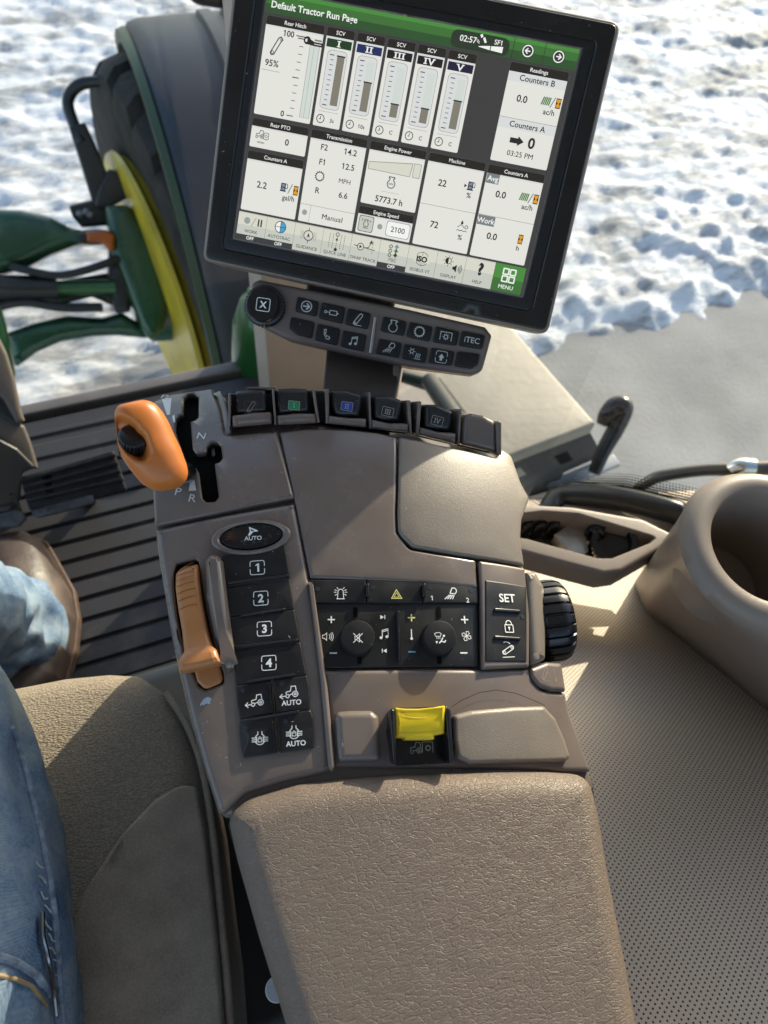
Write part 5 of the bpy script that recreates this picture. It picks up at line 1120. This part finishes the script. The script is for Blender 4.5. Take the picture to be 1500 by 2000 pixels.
for t in (.08, .2, .35, .5, .7, .85, 1.0):
    if t == .08:
        out_ = [S.p(x, y, -.012) for x, y in ((1238, 1140), (1262, 1195), (1330, 1250), (1420, 1325), (1500, 1395), (1640, 1500), (1800, 1500), (1850, 1300), (1800, 1150), (1650, 1040), (1450, 1000), (1290, 1060))]
        cc_ = sum(out_, V((0, 0, 0))) / len(out_); an = sorted((math.atan2((p - cc_).y, (p - cc_).x) % (2 * PI), p) for p in out_); base_r = []
        for q in range(72):
            a_ = 2 * PI * q / 72
            for i_ in range(len(an)):
                a0_, p0_ = an[i_ - 1]; a1_, p1_ = an[i_]
                if i_ == 0: a0_ -= 2 * PI
                aa = a_ if a_ <= an[-1][0] or i_ else a_ - 2 * PI
                if a0_ <= aa <= a1_: base_r.append(p0_.lerp(p1_, (aa - a0_) / (a1_ - a0_))); break
        top_r = rings[-1]
    rings.append([a_.lerp(b_, t ** 1.1) + upc * .020 * math.sin(t * PI) * (1 - t) for a_, b_ in zip(top_r, base_r)])
loft('holder_body', rings, M_BEIGE, ch, angle=60)
# tray with loose power socket cap and switches
TZ = 2.5 - 1166 / 1387 * .74
T_ = Plane(at_z(1180, 1050, TZ), ZV, YV)
M_DKT = mat('dark_taupe_tray', (.06, .05, .044), .45)
tr = thing('storage_tray', 'beige rimmed recessed tray behind the control console, holding black switches', 'tray', T_.O - ZV * .05)
hole = [(960, 1010), (1060, 998, 10), (1130, 1003, 20), (1283, 1049, 6), (1270, 1060, 6), (1196, 1090, 10), (1168, 1090, 10), (1030, 1052), (960, 1040)]
slab('tray_rim', T_, [(930, 995), (1040, 984, 20), (1120, 988, 30), (1255, 1012, 40), (1322, 1044, 10), (1324, 1054, 8), (1260, 1090), (1215, 1116, 12), (1180, 1121, 14), (1100, 1100), (1010, 1076), (930, 1060)], -.02, .012, M_BEIGE, tr, fillet=.005, r=16, holes=[hole], holedepth=.045, rings=6)
slab('tray_floor', T_, [(950, 1000), (1060, 990), (1290, 1040), (1290, 1070), (1190, 1105), (950, 1060)], -.050, -.034, M_DKT, tr, fillet=.001, r=6)
for i in range(4): slab('rocker_switch', T_, [(1000 + i * 26, 1006 + i * .5, 3), (1022 + i * 26, 1004 + i * .5, 3), (1016 + i * 26, 1026), (994 + i * 26, 1030)], -.035, -.006, M_BLKG, tr, fillet=.003, r=3)
mb = T_.p(1122, 1050, -.012)
tc_ = thing('socket_bracket', 'pale metal socket plate lying in the tray behind the switches', 'bracket', mb)
slab('bracket_plate', T_, [(1084, 1044), (1124, 1014, 3), (1140, 1020, 3), (1150, 1076), (1140, 1086), (1110, 1076)], -.030, -.014, mat('pale_metal', (.40, .38, .34), .4, .5, metal=.4, var=(60, .2)), tc_, fillet=.0008, r=2)
cpz = T_.p(1202, 1056, .004)
cpt = thing('ribbed_plug', 'round black ribbed socket cap lying in the tray', 'cap', cpz - ZV * .03)
axc = (ZV + V((-.25, -.15, 0))).normalized(); rcp = 46 / 1387 * .73
lathe('cap_body', cpz - axc * .022, axc, [(rcp * .95, 0), (rcp, .002), (rcp, .017), (rcp * .95, .019), (rcp * .72, .019), (rcp * .66, .010)], M_BLKG, cpt, n=144, rib=(36, .0014, rcp * .97))
tube('cap_strap', [T_.p(1150, 1040, -.015), T_.p(1158, 1030, -.004), T_.p(1170, 1034, 0), T_.p(1178, 1046, -.006)], .004, M_BLKG, cpt, smoothpts=5)
tube('cap_strap', [T_.p(1144, 1052, -.02), T_.p(1150, 1036, -.006), T_.p(1160, 1036, 0), T_.p(1170, 1052, -.008)], .003, M_BLKG, cpt, smoothpts=5)
# ------------------------------------------------------------------ outside: front wheel, fender, axle, tank, ground, snow
M_TYRE = mat('muddy_tyre_rubber', (.022, .020, .018), .75, .3, var=(9, .6), bump=(60, .6, .006))
M_RIM = mat('yellow_wheel_paint', (.62, .44, .03), .35, .5, var=(8, .2, .1))
M_GRN = mat('dark_green_paint', (.012, .065, .028), .28, .5, var=(7, .3, .1), coat=.3)
M_GRN2 = mat('green_bodywork_paint', (.020, .115, .030), .28, .5, var=(6, .2), coat=.3)
M_FEN = mat('slate_fender_plastic', (.028, .031, .040), .48, .4, bump=(700, .3, .001), var=(6, .15))
FAX = at_depth(150, 560, 2.2)
ax_ = thing('front_axle', 'dark green front axle with steering arms, hoses, cylinder and yellow rimmed wheel', 'axle', FAX)
WC = at_depth(345, 520, 2.45); WC.z = .72; WC.x += .045
wh = bpy.data.objects.new('wheel', None); COL.objects.link(wh); wh.parent = ax_; wh.location = WC - FAX
tx = .075
def wl_(name, prof, m, n=96, rib=None, par=None): return lathe(name, WC + XV * tx, XV, prof, m, par or wh, n=n, rib=rib, angle=35)
ty = wl_('tyre', [(.43, -.17), (.50, -.185), (.60, -.19), (.66, -.18), (.69, -.15), (.705, -.08), (.705, .08), (.69, .17), (.66, .21), (.60, .235), (.50, .22), (.43, .19)], M_TYRE, n=180, rib=(22, .045, .655))
wl_('rim', [(.450, -.215), (.455, -.20), (.435, -.185), (.415, -.10), (.37, -.06), (.36, .04), (.20, .07), (.18, .06), (.16, .06), (.16, .09), (.2, .1), (.37, .08), (.42, .12), (.44, .19), (.445, .195)], M_RIM, n=96)
lathe('hub', WC + XV * (tx - .20), XV, [(.11, -.10), (.15, -.08), (.17, .0), (.17, .16), (.14, .25)], M_GRN, wh, n=40)
wh.rotation_euler.z = math.radians(8)
fd = thing('fender', 'slate grey ribbed fender arching over the front wheel', 'fender', (WC.x + .25, WC.y - .8, WC.z))
def arcpt(ang, x, r_): return WC + V((x, math.sin(math.radians(ang)) * r_, math.cos(math.radians(ang)) * r_))
def sweep(name, prof, a0, a1, m, par, n=40):
    rings = [[arcpt(a0 + (a1 - a0) * i / n, x, r_) for x, r_ in prof] for i in range(n + 1)]
    vs = [p for r_ in rings for p in r_]; k_ = len(prof); fs = []
    for i in range(n):
        for j in range(k_): fs.append((i * k_ + j, i * k_ + (j + 1) % k_, (i + 1) * k_ + (j + 1) % k_, (i + 1) * k_ + j))
    fs += [list(range(k_))[::-1], [n * k_ + j for j in range(k_)]]
    vs, fs = fixnormals(vs, fs); return mk(name, vs, fs, m, par, angle=35)
FX0, FX1, FR = -.03, .50, .77
sweep('fender_shell', [(FX0 - .012, FR - .05), (FX0 - .01, FR - .02), (FX0 + .01, FR + .002), (FX0 + .04, FR + .010), (FX1 - .1, FR + .012), (FX1 - .03, FR), (FX1, FR - .05), (FX1 - .02, FR - .05), (FX1 - .05, FR - .02), (FX0 + .04, FR - .012), (FX0 + .004, FR - .05)], 42, -108, M_FEN, fd)
sweep('inner_lip', [(FX0 - .026, FR - .045), (FX0 - .026, FR - .012), (FX0 - .006, FR - .006), (FX0 - .006, FR - .045)], 42, -106, mat('green_reflection_lip', (.045, .07, .035), .5, .4), fd)  # green reflected onto the lip is put into its colour
for x in (.16, .23, .30, .37): sweep('fender_rib', [(x, FR + .008), (x + .008, FR + .026), (x + .042, FR + .026), (x + .05, FR + .008)], 16, -40, M_FEN, fd, n=24)
# bent bracket that carries the fender
fb = thing('fender_bracket', 'black bent tube and clamp holding the front wheel fender', 'bracket', at_depth(190, 420, 2.15))
tube('bent_tube', [at_depth(290, 156, 2.13), at_depth(190, 160, 2.13), at_depth(155, 166, 2.13), at_depth(136, 186, 2.14), at_depth(134, 212, 2.15), at_depth(150, 256, 2.17), at_depth(160, 280, 2.18)], .017, M_CABBLK, fb, n=16, smoothpts=5)
FBP = Plane(at_depth(185, 330, 2.22), CAM - at_depth(185, 330, 2.22), CU)
slab('square_tube', FBP, [(134, 248, 3), (166, 238, 3), (190, 290), (228, 385, 4), (182, 402, 4), (160, 330)], -.07, .01, M_CABBLK, fb, fillet=.008, r=4)
slab('clamp_plate', FBP, [(212, 330, 4), (246, 342), (262, 372, 6), (240, 392), (210, 408, 6), (184, 404), (196, 360)], -.06, .03, M_CABBLK, fb, fillet=.008, r=5)
slab('mount_foot', FBP, [(134, 402, 6), (178, 392), (215, 400), (222, 440, 6), (160, 445), (142, 425)], -.10, -.01, M_CABBLK, fb, fillet=.01, r=6)
for x, y in ((155, 418), (168, 414), (176, 420)): lathe('bolt', FBP.p(x, y, -.01), FBP.n, [(.012, 0), (.012, .012), (.009, .014)], mat('steel_bolt', (.25, .25, .25), .4, metal=.8), fb, n=6)
# axle
AP = Plane(at_depth(140, 560, 2.25), CAM - at_depth(140, 560, 2.25), CU)
slab('upper_arm', AP, [(-160, 400), (40, 408, 20), (95, 420), (135, 442), (175, 452), (222, 448, 6), (228, 488, 6), (200, 474), (150, 478), (100, 496), (50, 522), (0, 534), (-160, 540)], -.16, .03, M_GRN, ax_, fillet=.04, r=30, rings=7)
slab('knuckle', AP, [(206, 400, 10), (250, 398, 14), (285, 440, 20), (318, 520), (330, 600, 16), (322, 645), (295, 668, 10), (276, 640), (246, 560), (218, 488)], -.12, .05, M_GRN, ax_, fillet=.03, r=14, rings=6)
slab('steering_beam', AP, [(-160, 530), (20, 540), (115, 548), (215, 532, 8), (240, 545), (240, 606, 8), (180, 580), (110, 598), (20, 600), (-160, 590)], -.18, -.02, mat('black_green_paint', (.008, .024, .014), .4, .5), ax_, fillet=.025, r=12, rings=6)
slab('lower_arm', AP, [(10, 652, 8), (60, 634), (130, 618), (200, 622), (240, 612, 10), (288, 640, 8), (292, 662, 8), (230, 656), (180, 658), (120, 668), (70, 690), (28, 722, 8), (20, 690)], -.14, .0, M_GRN, ax_, fillet=.03, r=16, rings=6)
slab('axle_link', AP, [(215, 470), (250, 470), (262, 560), (255, 610), (225, 612), (212, 540)], -.10, .02, mat('black_hose_rubber', (.010, .012, .012), .4), ax_, fillet=.02, r=10)
tube('steering_cylinder', [AP.p(-60, 560, .02), AP.p(112, 562, .02)], .036, M_CABBLK, ax_, n=20)
tube('cylinder_rod', [AP.p(112, 562, .02), AP.p(225, 560, .02)], .022, M_GRN2, ax_, n=20)
tube('hydraulic_hose', [AP.p(20, 520, .04), AP.p(70, 532, .05), AP.p(120, 538, .05), AP.p(180, 524, .05), AP.p(232, 505, .04)], .012, M_CABBLK, ax_, smoothpts=6)
tube('hydraulic_hose', [AP.p(-40, 610, .0), AP.p(40, 590, .02), AP.p(120, 600, .03), AP.p(200, 600, .02)], .014, M_CABBLK, ax_, smoothpts=6)
slab('hitch_rail', AP, [(-160, 560), (0, 600), (8, 625), (30, 735, 4), (22, 740), (-10, 660), (-160, 610)], .30, .34, M_GRN2, ax_, fillet=.01, r=4)  # green sliver of the hood, seen at the left edge
om = thing('marker_lamp', 'small orange marker lamp on the green axle arm', 'lamp', AP.p(190, 462, .03))
slab('lamp_lens', AP, [(168, 452, 6), (206, 448), (224, 458, 6), (224, 488), (214, 490), (200, 474), (170, 472, 4)], .02, .065, mat('amber_lens', (.45, .10, .015), .25, .5), om, fillet=.012, r=6)
slab('lamp_base', AP, [(150, 456), (172, 452), (172, 474), (150, 476)], 0, .05, M_CABBLK, om, fillet=.008, r=4)
MP = Plane(at_depth(400, 0, 1.7), CAM - at_depth(400, 0, 1.7), CU)
mr_ = thing('mirror_housing', 'black rounded mirror housing at the top, left of the monitor', 'mirror', MP.O)
slab('mirror_shell', MP, [(330, -90), (352, -14, 20), (385, 10, 30), (440, 19, 20), (520, 10), (560, -90)], -.08, .02, M_CABBLK, mr_, fillet=.03, r=20, rings=6)
slab('mirror_glass', MP, [(360, -80), (372, -22), (440, 0), (510, -10), (530, -80)], -.084, -.078, M_BEZ, mr_, fillet=.001, r=8)
# green canister in front of the cab corner
gt = thing('green_canister', 'green rounded canister half hidden behind the keypad', 'canister', at_depth(500, 740, 1.28))
c0 = at_depth(512, 640, 1.28); rg = .058
lathe('canister_shell', V((c0.x, c0.y, 0)), ZV, [(rg, .9), (rg * 1.05, 1.0), (rg * 1.1, 1.40), (rg * 1.05, 1.50), (rg * .9, 1.58), (rg * .6, 1.63), (.01, 1.645)], M_GRN2, gt, n=48)
lathe('canister_band', V((c0.x, c0.y, 0)), ZV, [(rg * 1.11, 1.44), (rg * 1.15, 1.443), (rg * 1.15, 1.47), (rg * 1.11, 1.473)], mat('blue_grey_metal', (.10, .13, .17), .35, .5, metal=.5), gt, n=48)
# tank beside the step with a beige lid and a grab handle
TKZ = 1.30
A1, B1, C1, D1 = at_z(1165, 826, TKZ), at_z(835, 450, TKZ), at_z(480, 560, TKZ), at_z(800, 965, TKZ)
tk = thing('side_tank', 'box tank with dusty beige top outside the right window', 'tank', (A1 + C1) / 2 - ZV * .4)
TKP = Plane(A1, ZV, YV)
M_TANK = mat('beige_lid', (.34, .30, .24), .55, .4, var=(6, .14), bump=(60, .25, .003)); M_TSIDE = mat('dark_tank_side', (.022, .023, .025), .5, .3, var=(6, .3, .1))  # beige top, near-black sides
slab('tank_lid', TKP, [(1165, 826, 4), (835, 450), (480, 560), (800, 965)], -.035, 0, M_TANK, tk, fillet=.008, r=8)
ap = [A1 - ZV * .036, D1 - ZV * .036, at_z(965, 985, 1.08), at_z(1178, 890, 1.08)]
prism('tank_apron', ap, M_TSIDE, tk, V((-.02, .02, -.01)))
TKB = Plane(A1 - ZV * .036, ZV, YV)
q = [A1, B1, C1, D1]; cen = (A1 + B1 + C1 + D1) / 4
prism('tank_body', [p + (cen - p).normalized() * .012 - ZV * .036 for p in q], M_TSIDE, tk, V((0, 0, -.42)))
ed = (A1 - D1).normalized(); outn = V((ed.y, -ed.x, 0)); outn = outn if outn.dot(CAM - A1) > 0 else -outn
apd = (ap[3] - ap[0]).normalized(); outn = ed.cross(apd); outn = outn if outn.dot(CAM - A1) > 0 else -outn
def onside(s, z): return A1 - ed * s - ZV * .036 - apd * z + outn * .003
for (s, z, w_, h_, m, nm) in ((.10, -.10, .018, .040, M_HOLE, 'tank_opening'), (.22, -.15, .012, .11, M_TANK, 'tank_strip'), (.32, -.15, .05, .09, mat('tan_side_reflection', (.16, .14, .115), .5), 'tank_patch')):  # strip and patch paint beige reflections onto the dark side
    c = onside(s, z); box(nm, c, ed * w_, apd * h_, outn * .004, m, tk, bev=.002)
box('tank_foot', onside(.08, -.25) + outn * .02, ed * .11, apd * .012, outn * .02, mat('pale_step', (.35, .36, .36), .4, .5), tk, bev=.003)
gh = thing('grab_handle', 'black curved grab handle at the corner of the side tank', 'handle', at_depth(1178, 892, 1.50))
tube('handle_grip', [at_depth(1160, 925, 1.50), at_depth(1180, 878, 1.49), at_depth(1200, 842, 1.48), at_depth(1214, 808, 1.47), at_depth(1214, 794, 1.465), at_depth(1200, 797, 1.47), at_depth(1184, 812, 1.475), at_depth(1174, 830, 1.48)], [.013, .016, .018, .021, .023, .023, .018, .010], M_BLKG, gh, n=18, smoothpts=6)
rl = thing('door_rail', 'dark curved rail with a polished bracket beyond the right window', 'rail', at_depth(1420, 930, 1.12))
tube('rail_tube', [at_depth(1236, 958, 1.13), at_depth(1258, 946, 1.12), at_depth(1290, 930, 1.11), at_depth(1370, 918, 1.10), at_depth(1440, 916, 1.09), at_depth(1540, 912, 1.08)], [.005, .009, .010, .010, .011, .011], mat('dark_bronze_metal', (.10, .095, .085), .28, .5, metal=.6), rl, n=18, smoothpts=6)
tube('rail_bracket', [at_depth(1428, 920, 1.085), at_depth(1444, 912, 1.08), at_depth(1470, 913, 1.08)], .014, mat('polished_bracket', (.6, .58, .5), .15, metal=1), rl, n=16, smoothpts=4)
# ground and snow
M_PAVE = mat('winter_pavement', (.3, .3, .29), .85, .2, fn=pave_fn); M_SNOW = mat('trodden_snow', (.85, .87, .9), .6, .3, fn=snow_fn)
mk('ground', [(-400, -400, 0), (400, -400, 0), (400, 400, 0), (-400, 400, 0)], [(0, 1, 2, 3)], M_PAVE, tag={'kind': 'structure'}, smooth=False)
bd_ = [at_z(x, y, 0) for x, y in ((1040, 745), (1090, 716), (1135, 690), (1185, 684), (1225, 664), (1300, 668), (1325, 646), (1370, 640), (1400, 655), (1440, 622), (1500, 606), (1600, 590))]
bd_.sort(key=lambda p: p.x)
def yb(x):
    if x <= bd_[0].x: return bd_[0].y - (bd_[0].x - x) * 4
    for a_, b_ in zip(bd_, bd_[1:]):
        if x <= b_.x: return a_.y + (b_.y - a_.y) * (x - a_.x) / max(1e-6, b_.x - a_.x)
    return bd_[-1].y - (x - bd_[-1].x) * .1
vs, fs = [], []
xs = []; x = -2.2
while x < 7.5: xs.append(x); x += .024
ys = []; y = .2
while y < 8.6: ys.append(y); y += .024 if y < 5 else .034
for y in ys:
    for x in xs:
        f = y - yb(x) + .10 * noise.noise(V((x * 5, y * 5, 2))) + .05 * noise.noise(V((x * 13, y * 13, 9)))
        t = max(0, min(1, (f + .02) / .35)); t = t * t * (3 - 2 * t)
        ra, rb_ = x * .93 - y * .35, x * .35 + y * .93
        h = .045 + .024 * noise.fractal(V((ra * .8, rb_ * 2.0, 0)), .9, 2.1, 4) + .014 * (1 - abs(noise.noise(V((ra * 1.3 + rb_ * .4, rb_ * 6.0, 5)))) * 2) + .020 * noise.fractal(V((ra * 7, rb_ * 12, 3)), .75, 2.2, 5)
        cl = max(0, noise.noise(V((x * 9.5, y * 9.5, 11))) - .1) * .075 * max(0, 1 - abs(f - .45) / .8) + max(0, noise.noise(V((x * 4, y * 4, 21))) - .1) * .07 * max(0, 1 - abs(f - .4) / .9)
        if -.06 < f < .05: cl += max(0, noise.noise(V((x * 19, y * 19, 31))) - .40 - .5 * (-f)) * .12
        vs.append((x, y, -.03 + t * (max(h, .012) + .03) + cl * t))
nx = len(xs)
for j in range(len(ys) - 1):
    for i in range(nx - 1): a_ = j * nx + i; fs.append((a_, a_ + 1, a_ + nx + 1, a_ + nx))
mk('snow', vs, fs, M_SNOW, tag={'kind': 'stuff'}, angle=180)
# ------------------------------------------------------------------ dust and lint lying on the console, monitor and keypad
bpy.context.view_layer.update(); dg = bpy.context.evaluated_depsgraph_get(); random.seed(11)
vs, fs = [], []
def speck(p, n, r, lng=1.0):
    t = n.orthogonal().normalized(); b = n.cross(t); a_ = random.uniform(0, 6.28); t, b = t * math.cos(a_) + b * math.sin(a_), b * math.cos(a_) - t * math.sin(a_); s = len(vs)
    k_ = 5; ring = [p + t * (r * lng * math.cos(q * 2 * PI / k_) * random.uniform(.7, 1.2)) + b * (r * math.sin(q * 2 * PI / k_) * random.uniform(.7, 1.2)) for q in range(k_)]
    vs.extend(ring); vs.append(p + n * r * .5); fs.extend([(s + q, s + (q + 1) % k_, s + k_) for q in range(k_)])
ok = ('button', 'key', 'paddle', 'panel', 'cover', 'lid', 'bezel', 'strip', 'housing', 'frame', 'knob', 'wheel', 'cap')
n_ = 0
while n_ < 520:
    x, y = random.uniform(300, 1210), random.uniform(20, 1500)
    h = sc.ray_cast(dg, CAM, ray(x, y).normalized())
    if not h[0] or not any(q in h[4].name for q in ok) or 'perforated' in h[4].name or (h[1] - CAM).length > .62: n_ += .2; continue
    nn = h[2] if h[2].dot(CAM - h[1]) > 0 else -h[2]
    r_ = random.choice((.00010, .00012, .00015, .00015, .0002)); speck(h[1] + nn * .00005, nn, r_, random.choice((1, 1, 1, 1, 6))); n_ += 1
mk('dust', vs, fs, mat('grey_dust', (.42, .40, .37), .9, .1), tag={'kind': 'stuff'}, smooth=False)
